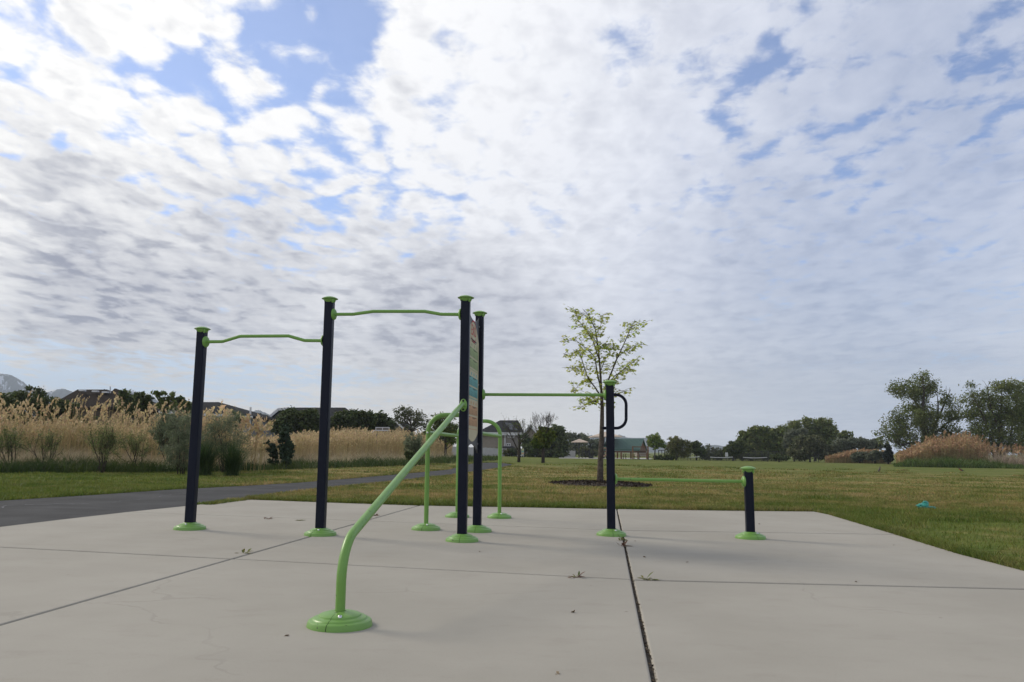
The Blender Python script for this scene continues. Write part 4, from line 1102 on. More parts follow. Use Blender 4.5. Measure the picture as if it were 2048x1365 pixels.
tree('elm_tree', 'dense dark tree filling the picture edge behind the pale dead stalks', 112, [(2060, 820, 40, 50), (2080, 880, 40, 40)], 'elm', size=.42, clumps=160, per=40, base_x=2062, trunk_r=.3)

# ---- shrubs among the reeds at the left
def feather_shrub(name, label, Y, bx, top_y, wpx, leafk, seed, n_st=9, lsize=.042, dens=26, spread=.55):
    rg = np.random.default_rng(seed); root = onground(bx, Y); t = thing(name, root, label, 'shrub')
    H = at(bx, top_y, Y)[2]-root[2]; wid = wpx*pxs(Y); mb = MB(); tips = []
    for k in range(n_st):
        a = rg.uniform(0, 2*np.pi); d = np.array([math.cos(a)*wid/H*.9, math.sin(a)*wid/H*.9, 1.0])*rg.uniform(.8, 1.1); d /= np.linalg.norm(d)
        branch_rec(mb, root+rg.normal(0, .06, 3)*np.array([1, 1, 0]), d, H*.40, .016, 2, rg, tips, spread, .25, 4, .62, .004, 5)
    mb.build('stems', m_barkd, t, smooth=True)
    P = []
    for p, d in tips:
        k = dens; tt = rg.uniform(-1, .35, k)[:, None]
        P.append(p+d[None]*tt*H*.16+rg.normal(0, .035, (k, 3)))
    V, F = leaves(np.concatenate(P), lsize, rg, 1.0, .45, (0, 0, .8)); np_mesh('foliage', V, F, L[leafk], t)
    return t
feather_shrub('feathery_shrub', 'feathery olive shrub in front of the reeds below the brown roof', 22.5, 203, 822, 46, 'feather', 51)
feather_shrub('feathery_shrub', 'feathery shrub at the very edge of the picture among the reeds', 22.8, 22, 832, 40, 'feather', 52, n_st=6)
feather_shrub('feathery_shrub', 'faint thin green shrub standing between two feathery shrubs', 23.2, 88, 838, 36, 'feather', 53, n_st=5, dens=22)
feather_shrub('feathery_shrub', 'thin green shrub half sunk in the plumes next to the first post', 24, 268, 845, 36, 'feather', 54, n_st=5, dens=24)
tree('grey_shrub', 'dense blue green shrub hugging the first navy post, dark underneath', 22.8, [(366, 872, 28, 34), (352, 903, 26, 26), (386, 905, 24, 30), (342, 850, 12, 20), (374, 842, 14, 26), (358, 925, 28, 14)], 'bluegreen', size=.045, clumps=360, per=36, cat='shrub', base_x=362, trunk_r=.04, stems=5, cs=.09, fill=.1, up=(0, 0, .9), aspect=.35)
tree('grey_shrub', 'tall grey green willow shrub behind the tussocks', 25, [(432, 858, 26, 34), (462, 846, 22, 28), (415, 890, 18, 30), (478, 882, 18, 28), (448, 895, 34, 26)], 'bluegreen', size=.055, clumps=300, per=30, cat='shrub', base_x=448, trunk_r=.04, stems=7, cs=.10, fill=.1, up=(0, 0, .9), aspect=.3)
feather_shrub('grey_shrub', 'tall grey green bush with reed plumes standing in it, left of the first post', 26, 342, 800, 46, 'bluegreen', 57, n_st=14, lsize=.07, dens=40)
feather_shrub('grey_shrub', 'small olive willow bush growing up through the tan reeds by the sloping bar', 40, 828, 855, 34, 'bluegreen', 58, n_st=10, lsize=.10, dens=16)
tree('juniper_shrub', 'slim upright juniper in front of the tan reeds', 30, [(570, 862, 7, 16), (568, 885, 12, 20), (572, 905, 12, 16), (580, 898, 8, 12), (570, 924, 9, 14)], 'juniper', size=.10, clumps=150, per=40, cat='shrub', base_x=568, trunk_r=.05, up=(0, 0, 1.2), cs=.08)
tree('juniper_shrub', 'low loose juniper at the foot of the slim one', 30.3, [(543, 895, 9, 10), (533, 884, 4, 6), (552, 902, 8, 8), (547, 918, 9, 14)], 'juniper', size=.09, clumps=60, per=34, cat='shrub', base_x=546, trunk_r=.04, up=(0, 0, .8), cs=.08)
tree('dark_shrub', 'small dark shrub at the path side end of the tan reeds', 36, [(822, 913, 10, 8), (816, 907, 5, 5)], 'dark', size=.12, clumps=60, per=34, cat='shrub', trunk_r=.04)

# ---- reed beds, dry grass and rank green verge
m_stem = leafmat('dry reed stems', (.36, .28, .135), (.46, .365, .19), .55, .35, .5)
m_plume = leafmat('reed plumes', (.47, .355, .195), (.57, .445, .26), .4, .4, .6)
m_dry = leafmat('bleached dry grass', (.50, .42, .27), (.35, .285, .19), .6, .4, .6)
m_verge = leafmat('rank green grass', (.034, .060, .012), (.060, .085, .018), .7, .3, .7)
m_tuss = leafmat('tussock blades', (.030, .058, .016), (.055, .085, .026), .6, .25, 2)
m_orange = leafmat('russet reed plumes', (.36, .235, .125), (.46, .31, .175), .5, .35, .3)
m_pale = leafmat('pale dead stalks', (.36, .29, .21), (.29, .22, .155), .5, .2, .5)

def reed_field(n, xpx, Yr, hfun, stem_m, plume_m, label, stem_w=.012, plume_len=.26, plume_w=.055, leaf_n=2, rg=None, name='reed_bed', plume_frac=.8, rough=.22):
    rg = rg or np.random.default_rng(9)
    px = rg.uniform(xpx[0], xpx[1], n); tq = rg.uniform(0, 1, n); Y = Yr(px, tq) if callable(Yr) else Yr[0]+(Yr[1]-Yr[0])*tq
    X = (px-CX)/FPX*Y
    z = gz(X); base = np.stack([X, Y, z-.02], 1); H = hfun(px, Y)*rg.uniform(.74, 1.08, n)*(.86+.14*tq)
    H = H*(1+rough*np.array([mnoise.noise(Vector((q*.9, w_*.9, 2.2)))+.6*mnoise.noise(Vector((q*2.6, w_*2.6, 9.2))) for q, w_ in zip(X, Y)]))
    a = rg.normal(-.5, 1.2, n); lean = H*np.abs(rg.normal(.10, .06, n))
    tip = base+np.stack([np.cos(a)*lean, np.sin(a)*lean, H], 1)
    parts = []
    # stems: two facing ribbons so that they keep their width from any side
    f = rg.uniform(0, np.pi, n); w = stem_w*rg.uniform(.6, 1.3, n)*Y/25
    for k in range(2):
        sd_ = np.stack([np.cos(f+k*np.pi/2), np.sin(f+k*np.pi/2), np.zeros(n)], 1)*w[:, None]/2
        mid = base+(tip-base)*.5-np.stack([np.cos(a)*lean*.18, np.sin(a)*lean*.18, np.zeros(n)], 1)
        V = np.stack([base-sd_, base+sd_, mid+sd_, mid-sd_, tip+sd_*.5, tip-sd_*.5], 1).reshape(-1, 3)
        F = (np.arange(n)[:, None, None]*6+np.array([(0, 1, 2), (0, 2, 3), (3, 2, 4), (3, 4, 5)])[None]).reshape(-1, 3); parts.append((V, F))
    # hanging dry leaves
    for q in range(leaf_n):
        t = rg.uniform(.25, .95, n)[:, None]; b0 = base+(tip-base)*t; la = rg.uniform(0, 2*np.pi, n); ln = H*rg.uniform(.12, .26, n)
        e1 = b0+np.stack([np.cos(la)*ln*.6, np.sin(la)*ln*.6, ln*.45], 1); e2 = e1+np.stack([np.cos(la)*ln*.5, np.sin(la)*ln*.5, -ln*.3], 1)
        sd_ = np.stack([-np.sin(la), np.cos(la), np.zeros(n)], 1)*(w*.8)[:, None]
        V = np.stack([b0, e1-sd_, e1+sd_, e2], 1).reshape(-1, 3)
        F = (np.arange(n)[:, None, None]*4+np.array([(0, 1, 2), (1, 3, 2)])[None]).reshape(-1, 3); parts.append((V, F))
    V, F = join(parts)
    root = thing(name, np.array([X.mean(), Y.mean(), float(gz(X.mean()))]), label, 'reeds'); root['kind'] = 'stuff'
    np_mesh('stems', V, F, stem_m, root)
    sel = rg.uniform(0, 1, n) < plume_frac; tp, aa, hh = tip[sel], a[sel], H[sel]; k = len(tp); yy = Y[sel]
    reps = 9; ii = np.repeat(np.arange(k), reps); t = np.tile(np.linspace(0, 1, reps), k)
    L_ = plume_len*rg.uniform(.7, 1.3, k)[ii]; droop = np.stack([np.cos(aa), np.sin(aa), np.zeros(k)], 1)[ii]
    P = tp[ii]+np.array([0, 0, 1.0])*(L_*t*.85-.04)[:, None]+droop*(L_*t**2*.5)[:, None]+rg.normal(0, plume_w*.28, (len(ii), 3))*np.sin(np.pi*np.clip(t*.9+.1, 0, 1))[:, None]
    V, F = leaves(P, plume_w*2.1, rg, 1.0, .45, (0, 0, 1.4)); np_mesh('plumes', V, F, plume_m, root)
    return root
def hpix(topy):                                # height that reaches a photo row at that place
    def f(px, Y):
        X = (px-CX)/FPX*Y; ty = np.interp(px, [q[0] for q in topy], [q[1] for q in topy])
        zt = CAMH+((Fv[2]+Rv[2]*(px-CX)/FPX-Uv[2]*(ty-CY)/FPX)/(Fv[1]+Rv[1]*(px-CX)/FPX-Uv[1]*(ty-CY)/FPX))*Y
        return np.maximum(.5, zt-gz(X))
    return f
RG = np.random.default_rng(21)
def yl(y0, y1):                                # depth between two photo rows on the ground
    def f(px, t):
        out = np.empty(len(px))
        xs_ = np.linspace(px.min(), px.max(), 24)
        a = np.array([gpt(x, np.interp(x, [q[0] for q in y0], [q[1] for q in y0]))[1] for x in xs_]); b_ = np.array([gpt(x, np.interp(x, [q[0] for q in y1], [q[1] for q in y1]))[1] for x in xs_])
        return np.interp(px, xs_, a)*(1-t)+np.interp(px, xs_, b_)*t
    return f
reed_field(5000, (-90, 500), yl([(-90, 935), (480, 931), (500, 931)], [(-90, 926), (500, 922)]), hpix([(-90, 850), (60, 846), (200, 848), (300, 848), (380, 850), (500, 868)]), m_stem, m_plume, 'tall dry reeds with tan plumes along the asphalt path, mixed with shrubs', stem_w=.012, rg=RG, plume_frac=.30, plume_len=.22, plume_w=.045)
m_stemg = leafmat('greenish reed stems', (.15, .18, .065), (.20, .22, .09), .6, .35, .5)
reed_field(1500, (-90, 500), yl([(-90, 934), (500, 930)], [(-90, 927), (500, 923)]), hpix([(-90, 868), (120, 872), (300, 858), (400, 860), (500, 872)]), m_stemg, m_plume, 'green young reeds mixed among the dry ones at the path side', stem_w=.013, rg=RG, plume_frac=.02, rough=.5, plume_len=.2, plume_w=.04)
reed_field(340, (-90, 470), (25.5, 29), hpix([(-90, 812), (60, 806), (180, 802), (300, 812), (380, 822), (470, 838)]), m_stem, m_plume, 'tallest reed stalks whose plumes stand above the rest against dark trees', stem_w=.012, plume_len=.26, plume_w=.055, leaf_n=1, rg=RG, plume_frac=1.0)
reed_field(70, (400, 540), (26, 28), hpix([(400, 838), (540, 852)]), m_stem, m_plume, 'few tall plumed reeds in front of the grey house', stem_w=.016, plume_len=.42, plume_w=.10, leaf_n=1, rg=RG, plume_frac=1.0)
reed_field(7500, (480, 905), yl([(480, 935), (700, 927), (870, 921), (905, 918)], [(480, 921), (700, 915), (870, 911), (905, 910)]), hpix([(480, 888), (560, 878), (640, 870), (700, 864), (800, 865), (860, 871), (905, 890)]), m_stem, m_plume, 'dense even bed of tan reeds in the middle distance beside the path', stem_w=.010, plume_len=.24, plume_w=.06, leaf_n=2, rg=RG, plume_frac=.55)
reed_field(3600, (1790, 1965), (90, 102), hpix([(1790, 914), (1830, 896), (1860, 890), (1900, 884), (1930, 885), (1965, 896)]), m_stem, m_orange, 'tall russet orange reeds under the big willow', stem_w=.014, plume_len=.42, plume_w=.13, leaf_n=2, rg=RG, plume_frac=.6, rough=.55)
reed_field(70, (1955, 2060), (92, 100), hpix([(1955, 890), (2000, 898), (2060, 890)]), m_stem, m_orange, 'scattered russet plumes in front of the tree at the picture edge', stem_w=.010, plume_len=.5, plume_w=.20, leaf_n=1, rg=RG, plume_frac=1)
reed_field(1500, (1645, 1775), (117, 124), hpix([(1645, 918), (1680, 909), (1700, 906), (1730, 904), (1775, 908)]), m_stem, m_orange, 'low orange reed patch between the silver shrubs', stem_w=.012, plume_len=.42, plume_w=.14, leaf_n=1, rg=RG)
reed_field(300, (1785, 1830), (100, 106), hpix([(1785, 912), (1830, 905)]), m_stem, m_stem, 'small pale reed clump beside the little spruce', stem_w=.012, plume_len=.5, plume_w=.22, leaf_n=1, rg=RG)

def strip(n, xpx, Yr, h, w, m, name, label, cat, lean=(.3, 1.0), seg=2, fall=0.0):
    px = RG.uniform(*xpx, n); Y = RG.uniform(*Yr, n) if not callable(Yr) else Yr(px, RG.uniform(0, 1, n)); X = (px-CX)/FPX*Y
    H = (h(px) if callable(h) else h)*RG.uniform(.45, 1.25, n)
    cl = np.array([mnoise.noise(Vector((a*.8, b_*.8, 7.7))) for a, b_ in zip(X, Y)]); H = H*(1+.8*cl)
    V, F = blades(np.stack([X, Y, gz(X)-.02], 1), H, w*Y/25*RG.uniform(.6, 1.4, n), H*RG.uniform(*lean, n), seg, RG)
    o = np_mesh(name, V, F, m); return tag(o, label, cat, kind='stuff')
edge = [(-90, 948), (0, 947), (300, 946), (480, 943), (600, 939), (700, 936), (800, 933), (870, 930), (905, 927)]
back1 = [(x, y-5) for x, y in edge]; back2 = [(x, y-14) for x, y in edge]
strip(15000, (-90, 905), yl(edge, back1), lambda p: np.interp(p, [-90, 500, 905], [.42, .40, .52]), .013, m_verge, 'rank_grass', 'strip of long dark green grass between the mown verge and the reeds', 'grass')
strip(24000, (-90, 905), yl(back1, back2), lambda p: np.interp(p, [-90, 450, 600, 905], [.62, .62, .75, .8]), .011, m_dry, 'dry_grass', 'bleached fallen dry grass at the foot of the reeds', 'grass', lean=(.5, 1.3))
m_fresh = leafmat('fresh tall grass', (.060, .100, .018), (.085, .125, .026), .7, .35, .4)
strip(6500, (1780, 2060), (82, 89), lambda p: np.interp(p, [1780, 1820, 1960, 2060], [.3, 1.0, .95, .35]), .02, m_fresh, 'rank_grass', 'tall fresh green grass before the russet reeds', 'grass')
strip(1700, (1972, 2060), (86, 92), 1.5, .014, m_pale, 'dead_stalks', 'tangle of pale pinkish dead stalks at the picture edge', 'stalks', lean=(.2, .9))
strip(2500, (880, 1000), yl([(880, 930), (1000, 921)], [(880, 916), (1000, 917)]), .45, .012, m_verge, 'rank_grass', 'rough green and straw grass where the reeds end near the fence', 'grass')

def tussock(label, bx, Y, hpx, wpx, seed, n=1500):
    rg = np.random.default_rng(seed); root = onground(bx, Y); t = thing('grass_tussock', root, label, 'grass tussock'); s = pxs(Y)
    r = np.abs(rg.normal(0, .4, n))*wpx*s*.35; a = rg.uniform(0, 2*np.pi, n)
    base = root+np.stack([np.cos(a)*r, np.sin(a)*r, np.zeros(n)-.02], 1)
    H = hpx*s*rg.uniform(.45, 1.05, n); V, F = blades(base, H, np.full(n, .013), H*rg.uniform(.1, .75, n), 3, rg)
    np_mesh('blades', V, F, m_tuss, t); return t
tussock('dark green grass tussock close beside the first navy post', 408, 22.2, 82, 46, 61, 800)
tussock('dark green grass tussock in front of the grey willow shrub, farther from the post', 464, 22.4, 78, 46, 62, 800)
# ------------------------------------------------------------------ houses beyond the reeds
m_roofb = plain('brown shingle roof', (.024, .019, .016), (.032, .026, .022), scale=3, rough=.95, spec=.03, bumpk=.4, bscale=6)
m_roofd = plain('charcoal shingle roof', (.026, .027, .028), (.037, .037, .037), scale=3, rough=.95, spec=.05, bumpk=.4, bscale=6)
m_grey = plain('grey siding', (.21, .21, .22), (.24, .24, .25), scale=2, rough=.8)
m_sage = plain('dark grey green siding', (.095, .10, .095), (.11, .115, .11), scale=2, rough=.8)
m_beige = plain('beige stucco', (.235, .20, .165), (.26, .225, .19), scale=2, rough=.85)
m_taupe = plain('taupe siding', (.185, .165, .145), (.205, .185, .165), scale=2, rough=.85)
m_white = plain('white trim', (.62, .62, .62), (.56, .56, .57), scale=2, rough=.5)
m_glass, nt, b = newmat('window glass'); setc(b, nt, (.03, .045, .05)); b.inputs['Roughness'].default_value = .08; b.inputs['Specular IOR Level'].default_value = .8
m_tealg, nt, b = newmat('teal window glass'); setc(b, nt, (.16, .25, .25)); b.inputs['Roughness'].default_value = .15
m_metal = plain('galvanised pipe', (.35, .35, .36), rough=.4, metal=.8)
m_black = plain('black metal', (.010, .010, .011), (.014, .014, .014), rough=.5)

def hip_roof(eL, eR, rxl, rxr, ry, Y, D, thick=.18):
    """hipped roof; eaves eL/eR (photo x, y) at depth Y, ridge between photo columns rxl..rxr at row ry"""
    fl, fr = at(*eL, Y), at(*eR, Y); bl, br = fl+np.array([0, D, 0]), fr+np.array([0, D, 0])
    rl, rr_ = at(rxl, ry, Y+D/2), at(rxr, ry, Y+D/2)
    m = MB(); dn = np.array([0, 0, -thick])
    m.add([fl, fr, br, bl, rl, rr_]+[fl+dn, fr+dn, br+dn, bl+dn], [(0, 1, 5, 4), (1, 2, 5), (2, 3, 4, 5), (3, 0, 4), (0, 6, 7, 1), (1, 7, 8, 2), (2, 8, 9, 3), (3, 9, 6, 0), (6, 9, 8, 7)])
    return m, fl, fr, (fl, fr, rl)
def wall_box(fl, fr, Y, D, inset=.45):
    x0, x1 = fl[0]+inset, fr[0]-inset; zb = float(gz((x0+x1)/2))-.3; zt = min(fl[2], fr[2])-.17
    m = MB(); m.box(((x0+x1)/2, Y+D/2, (zb+zt)/2), (x1-x0, D-2*inset, zt-zb)); return m, Y+inset
def window(parent, x, y, w, h, Y, glass=None, proud=.04, bars_=1):
    s = pxs(Y); c = at(x, y, Y)-np.array([0, proud, 0]); W_, H_w = w*s, h*s; t = max(.10, .9*s)
    m = MB()
    for sx in (-1, 1): m.box(c+np.array([sx*(W_/2), 0, 0]), (t, .10, H_w+t))
    for sz in (-1, 1): m.box(c+np.array([0, .002, sz*H_w/2]), (W_-t, .096, t))
    for k in range(1, bars_): m.box(c+np.array([-W_/2+W_*k/bars_, .004, 0]), (t*.8, .09, H_w-t))
    f = m.build('window', m_white, parent)
    g = MB(); g.box(c+np.array([0, .03, 0]), (W_-t*.5, .02, H_w-t*.5)); g.build('pane', glass or m_glass, f)
    return f
def fascia(parent, a, b_, h=.22, t=.06, up=0.0):
    d = b_-a; Ln = np.linalg.norm(d); ax0 = d/Ln; ax2 = np.array([0, 0, 1.0])-ax0*ax0[2]; ax2 /= np.linalg.norm(ax2); ax1 = np.cross(ax2, ax0)
    m = MB(); m.box((a+b_)/2+np.array([0, -t*.8, -h/2+up]), (Ln, t, h), ax=(ax0, ax1, ax2)); return m.build('fascia', m_white, parent)

def house_root(x, Y, label): return thing('house', onground(x, Y), label, 'house')
# brown roofed house
h = house_root(180, 64, 'house with brown hipped roof and thin vent pipe showing above the reeds')
m, fl, fr, pl3 = hip_roof((92, 815), (262, 815), 155, 214, 779.5, 64, 9); rf = m.build('roof', m_roofb, h)
w, yw = wall_box(fl, fr, 64, 9); w.build('wall', plain('brown brick', (.075, .055, .045), (.09, .07, .055), scale=3, rough=.9), h)
m, fl2, fr2, _ = hip_roof((196, 812), (284, 812), 229, 232, 777.5, 68, 7); m.build('roof', m_roofb, h)
for x, y in ((165, 781.3), (191, 783.2), (211, 785)):
    m = MB(); m.box(at(x, y, 67.2), (.45, .4, .14)); m.build('roof_vent', m_white, rf)
m = MB(); p = at(220.5, 791, 67.5); q = at(220.5, 773.5, 67.5); m.tube([p, q], .045, 8); m.box(p, (.25, .25, .1)); m.build('vent_pipe', m_metal, rf)
m = MB(); p = at(209.5, 786, 67.5); q = at(208.8, 779, 67.5); m.tube([p, q], .07, 8); m.build('vent_pipe', m_black, rf)
# grey house
h = house_root(430, 66, 'grey house with charcoal hipped roof and white gutter right of the first post')
m, fl, fr, _ = hip_roof((318, 822), (506, 832.5), 352, 437, 804.5, 66, 9); m.build('roof', m_roofd, h)
w, yw = wall_box(fl, fr, 66, 9, .4); wl = w.build('wall', m_grey, h); fascia(h, fl, fr, .20)
window(wl, 437, 841, 9, 13, yw, bars_=2); window(wl, 410, 842, 8, 12, yw)
m = MB(); c = at(499.5, 850, yw-.05); m.box(c, (.14, .08, 3.0)); m.build('downpipe', m_white, wl)
# little house in the gap
h = house_root(520, 92, 'small grey house with dark roof in the gap between two bigger houses')
m, fl, fr, _ = hip_roof((488, 850), (546, 852), 502, 524, 832, 92, 8); m.build('roof', m_roofd, h)
w, yw = wall_box(fl, fr, 92, 8, .3); wl = w.build('wall', m_grey, h); window(wl, 511, 858, 10, 8, yw, bars_=2); window(wl, 529.5, 857.5, 8, 7, yw, bars_=2)
m = MB(); m.lathe(at(509, 831, 96), [(.0001, .35), (.25, .2), (.3, -.1), (.12, -.4)], 10); m.build('roof_vent', m_white, h, smooth=True)
# clipped gable house
Yh = 74; h = house_root(600, Yh, 'dark house with white edged clipped gable peeping out behind dark evergreens')
g = [at(x, y, Yh) for x, y in ((537, 884), (537, 842), (557, 825.5), (573, 824.5), (588, 838), (588, 884))]
m = MB(); m.prism(g, (0, 7, 0)); wl = m.build('wall', m_sage, h)
m = MB(); e = [at(x, y, Yh-.45) for x, y in ((533, 841), (557, 820.5), (574, 819.5), (592, 835.5))]
for i in range(3): m.prism([e[i], e[i+1], e[i+1]+np.array([0, 0, .17]), e[i]+np.array([0, 0, .17])], (0, 7.5, 0))
rf = m.build('roof', m_roofd, h)
for i in range(3): fascia(h, e[i]+np.array([0, -.02, .02]), e[i+1]+np.array([0, -.02, .02]), .24, up=.16)
m, fl, fr, _ = hip_roof((556, 846), (716, 852), 573, 690, 815.5, Yh+1.5, 10); m.build('roof', m_roofd, h)
w, yw = wall_box(fl, fr, Yh+1.5, 10); w.build('wall', m_sage, h)
window(wl, 546.5, 848, 9, 12, Yh, m_tealg)
m = MB(); a, b_ = at(527, 863, Yh-1.5), at(538, 855.5, Yh-1.5); m.tube([a, b_], .09, 6); m.tube([a, a-np.array([0, 0, 1.2])], .06, 6); m.tube([b_, b_-np.array([0, 0, 1.6])], .06, 6); m.build('stair_rail', m_white, h)
# dark gable behind the tree row
Yh = 96; h = house_root(792, Yh, 'small dark gable with pale edge behind the row of evergreens')
g = [at(x, y, Yh) for x, y in ((778, 880), (778, 856), (791, 845), (806, 857), (806, 880))]; m = MB(); m.prism(g, (0, 8, 0)); m.build('wall', m_sage, h)
e = [at(x, y, Yh-.4) for x, y in ((775, 857.5), (791, 843), (809, 859))]; m = MB()
for i in range(2): m.prism([e[i], e[i+1], e[i+1]+np.array([0, 0, .2]), e[i]+np.array([0, 0, .2])], (0, 8.5, 0))
m.build('roof', m_roofd, h); fascia(h, e[0], e[1], .2, up=.1); fascia(h, e[1], e[2], .2, up=.1)
# beige two storey house
Yh = 128; h = house_root(1005, Yh, 'beige two storey house with dark hipped roof and solar panels behind the white fence')
m, fl, fr, pl3 = hip_roof((953, 865), (1049, 865.5), 1000, 1036, 841, Yh, 11); rf = m.build('roof', m_roofd, h); fascia(h, fl, fr, .45)
w, yw = wall_box(fl, fr, Yh, 11, .6); wl = w.build('wall', m_beige, h)
nrm = np.cross(pl3[1]-pl3[0], pl3[2]-pl3[0]); nrm /= np.linalg.norm(nrm)
if nrm[1] > 0: nrm = -nrm
q = [onplane(x, y, pl3[0], nrm)+nrm*.08 for x, y in ((1009, 846), (1022, 848.5), (1036, 862.5), (1020, 861), (1012.5, 853))]
m_sol = plain('solar panel glass', (.045, .048, .062), rough=.55, spec=.2); m = MB(); m.prism(q, nrm*.06); m.build('solar_panels', m_sol, rf)
m = MB(); x0, x1 = at(1010, 880, yw)[0], fr[0]-.6; zb = float(gz(x0))-.2; zt = fr[2]-.2
m.box(((x0+x1)/2, yw-.12, (zb+zt)/2), (x1-x0, .2, zt-zb)); bay = m.build('front_wall', m_taupe, h)
for x in (1010, 1048): m = MB(); m.box((at(x, 880, yw)[0], yw-.26, (zb+zt)/2), (.18, .1, zt-zb)); m.build('corner_trim', m_white, h)
window(bay, 1022, 870.5, 12, 9, yw-.24, bars_=3); window(bay, 1039, 870.5, 5, 9, yw-.24, bars_=1); window(bay, 1017, 890, 7, 5, yw-.24, bars_=2)
g = [at(x, y, Yh-.5) for x, y in ((1049, 914), (1049, 867), (1061, 854), (1073, 867), (1073, 914))]; m = MB(); m.prism(g, (0, 9, 0)); w2 = m.build('wall', m_beige, h)
e = [at(x, y, Yh-1.0) for x, y in ((1046.5, 868), (1061, 851.8), (1076, 868.5))]; m = MB()
for i in range(2): m.prism([e[i], e[i+1], e[i+1]+np.array([0, 0, .22]), e[i]+np.array([0, 0, .22])], (0, 10, 0))
m.build('roof', m_roofd, h); fascia(h, e[0]-np.array([0, .03, 0]), e[1]-np.array([0, .03, 0]), .34, up=.2); fascia(h, e[1]-np.array([0, .03, 0]), e[2]-np.array([0, .03, 0]), .34, up=.2)
window(w2, 1053, 872, 5, 8, Yh-.5)
m, f1, f2, _ = hip_roof((1003, 899), (1035, 899), 1006, 1026, 893, Yh-3.2, 5.5, .12); m.build('porch_roof', m_roofd, h)
m = MB(); x0, x1 = f1[0]+.3, f2[0]-.3; zb = float(gz(x0))-.2; m.box(((x0+x1)/2, Yh-1.2, (zb+f1[2])/2-.08), (x1-x0, 3.4, f1[2]-zb-.14)); m.build('porch_wall', m_beige, h)
# far low building
h = thing('building', onground(1284, 210), 'low beige building in the far distance seen through the pavilion', 'building')
m = MB(); c = at(1283, 909, 210); m.box(c, (3.0, 4, 1.6)); m.build('wall', m_beige, h); m = MB(); m.box(c+np.array([0, 0, .95]), (3.4, 4.4, .26)); m.build('roof', m_taupe, h)

# ------------------------------------------------------------------ white vinyl fences
m_vinyl = plain('off white vinyl', (.44, .43, .43), (.48, .47, .47), scale=1, rough=.55)
def fence(label, xs_, top, Y0, Y1):
    n = len(xs_)-1; pts = []
    for i, x in enumerate(xs_):
        Y = Y0+(Y1-Y0)*i/n; pts.append(at(x, top[0]+(top[1]-top[0])*i/n, Y))
    t = thing('fence', np.array([pts[0][0], pts[0][1], float(gz(pts[0][0]))]), label, 'fence')
    for i in range(n):
        a, b_ = pts[i], pts[i+1]; d = b_-a; Ln = np.hypot(d[0], d[1]); rz = math.atan2(d[1], d[0]); c = (a+b_)/2; zb = float(gz(c[0]))-.1
        m = MB(); m.box((c[0], c[1], (zb+c[2])/2), (Ln-.13, .05, c[2]-zb), rz); m.box((c[0], c[1], c[2]-.04), (Ln-.13, .09, .10), rz)
        m.build('panel', m_vinyl, t)
    for p in pts:
        zb = float(gz(p[0]))-.1; m = MB(); m.box((p[0], p[1], (zb+p[2]+.08)/2), (.12, .12, p[2]+.08-zb)); m.build('post', m_vinyl, t)
fence('long off white panel fence in front of the beige house', list(np.linspace(880, 1072, 24)), (892.5, 900.5), 118, 124)
fence('short off white fence section left of the small shade umbrella', list(np.linspace(1117, 1150, 6)), (901.5, 902.3), 127, 127)

# ------------------------------------------------------------------ playground, pavilion, courts
m_paleg = plain('pale concrete', (.42, .40, .37), (.46, .44, .41), scale=.5, rough=.9)
pz = MB(); pts = [gpt(x, y) for x, y in ((1118, 917.2), (1300, 919.0), (1306, 918.0), (1290, 916.6), (1118, 915.6))]
pz.poly([p+np.array([0, 0, .012]) for p in pts]); tag(pz.build('plaza', m_paleg), kind='structure')
m_canvas = plain('sand canvas', (.50, .40, .31), (.55, .45, .35), scale=1.5, rough=.8)
m_wood = plain('reddish timber', (.15, .075, .038), (.20, .105, .055), scale=2, rough=.75)
m_tan = plain('tan plastic', (.30, .19, .12), (.34, .22, .14), scale=2, rough=.6)
m_greenroof, nt, b = newmat('green standing seam roof'); P = worldpos(nt); setc(b, nt, mix(nt, noise(nt, P, .8, 2), (.050, .115, .085), (.065, .14, .105))); b.inputs['Roughness'].default_value = .5
m_seam = plain('roof seams', (.085, .17, .13), rough=.5)
def canopy(parent, ex0, ex1, ey, tx, ty, Y, name='canopy'):
    s = pxs(Y); a, b_ = at(ex0, ey, Y), at(ex1, ey, Y); D = b_[0]-a[0]; top = at(tx, ty, Y)
    m = MB(); c = [a+np.array([0, -D/2, 0]), b_+np.array([0, -D/2, 0]), b_+np.array([0, D/2, 0]), a+np.array([0, D/2, 0])]
    m.add(c+[top], [(0, 1, 4), (1, 2, 4), (2, 3, 4), (3, 0, 4)]); dn = np.array([0, 0, -.10])
    m.add(c+[p+dn for p in c], [(0, 4, 5, 1), (1, 5, 6, 2), (2, 6, 7, 3), (3, 7, 4, 0)]); m.add([p+dn for p in c]+[top+dn*2], [(1, 0, 4), (2, 1, 4), (3, 2, 4), (0, 3, 4)])
    return m.build(name, m_canvas, parent)
Yu = 116; t = thing('shade_umbrella', onground(1158, Yu), 'square sand coloured shade umbrella on one dark pole', 'shade umbrella')
canopy(t, 1143, 1175, 884.3, 1158.5, 878, Yu)
m = MB(); p = onground(1158, Yu); m.tube([p, at(1158.3, 879.5, Yu)], .075, 8); m.build('pole', m_black, t)
Yu = 121; t = thing('shade_canopy', onground(1212, Yu), 'large sand coloured shade canopy over the playground on two columns', 'shade canopy')
canopy(t, 1180, 1240, 873.8, 1211, 863.5, Yu)
for x, mt in ((1208.3, m_navy), (1212.8, m_black)):
    m = MB(); p = onground(x, Yu); m.tube([p, at(x, 870, Yu)], .085, 8); m.build('column', mt, t)
t = thing('play_structure', onground(1208, 119), 'tan and dark play structure under the shade canopy beside the maple trunk', 'playground')
for x in (1202.5, 1207, 1212, 1216):
    m = MB(); p = onground(x, 119); m.tube([p, at(x, 897, 119)], .06, 6); m.build('post', m_black, t)
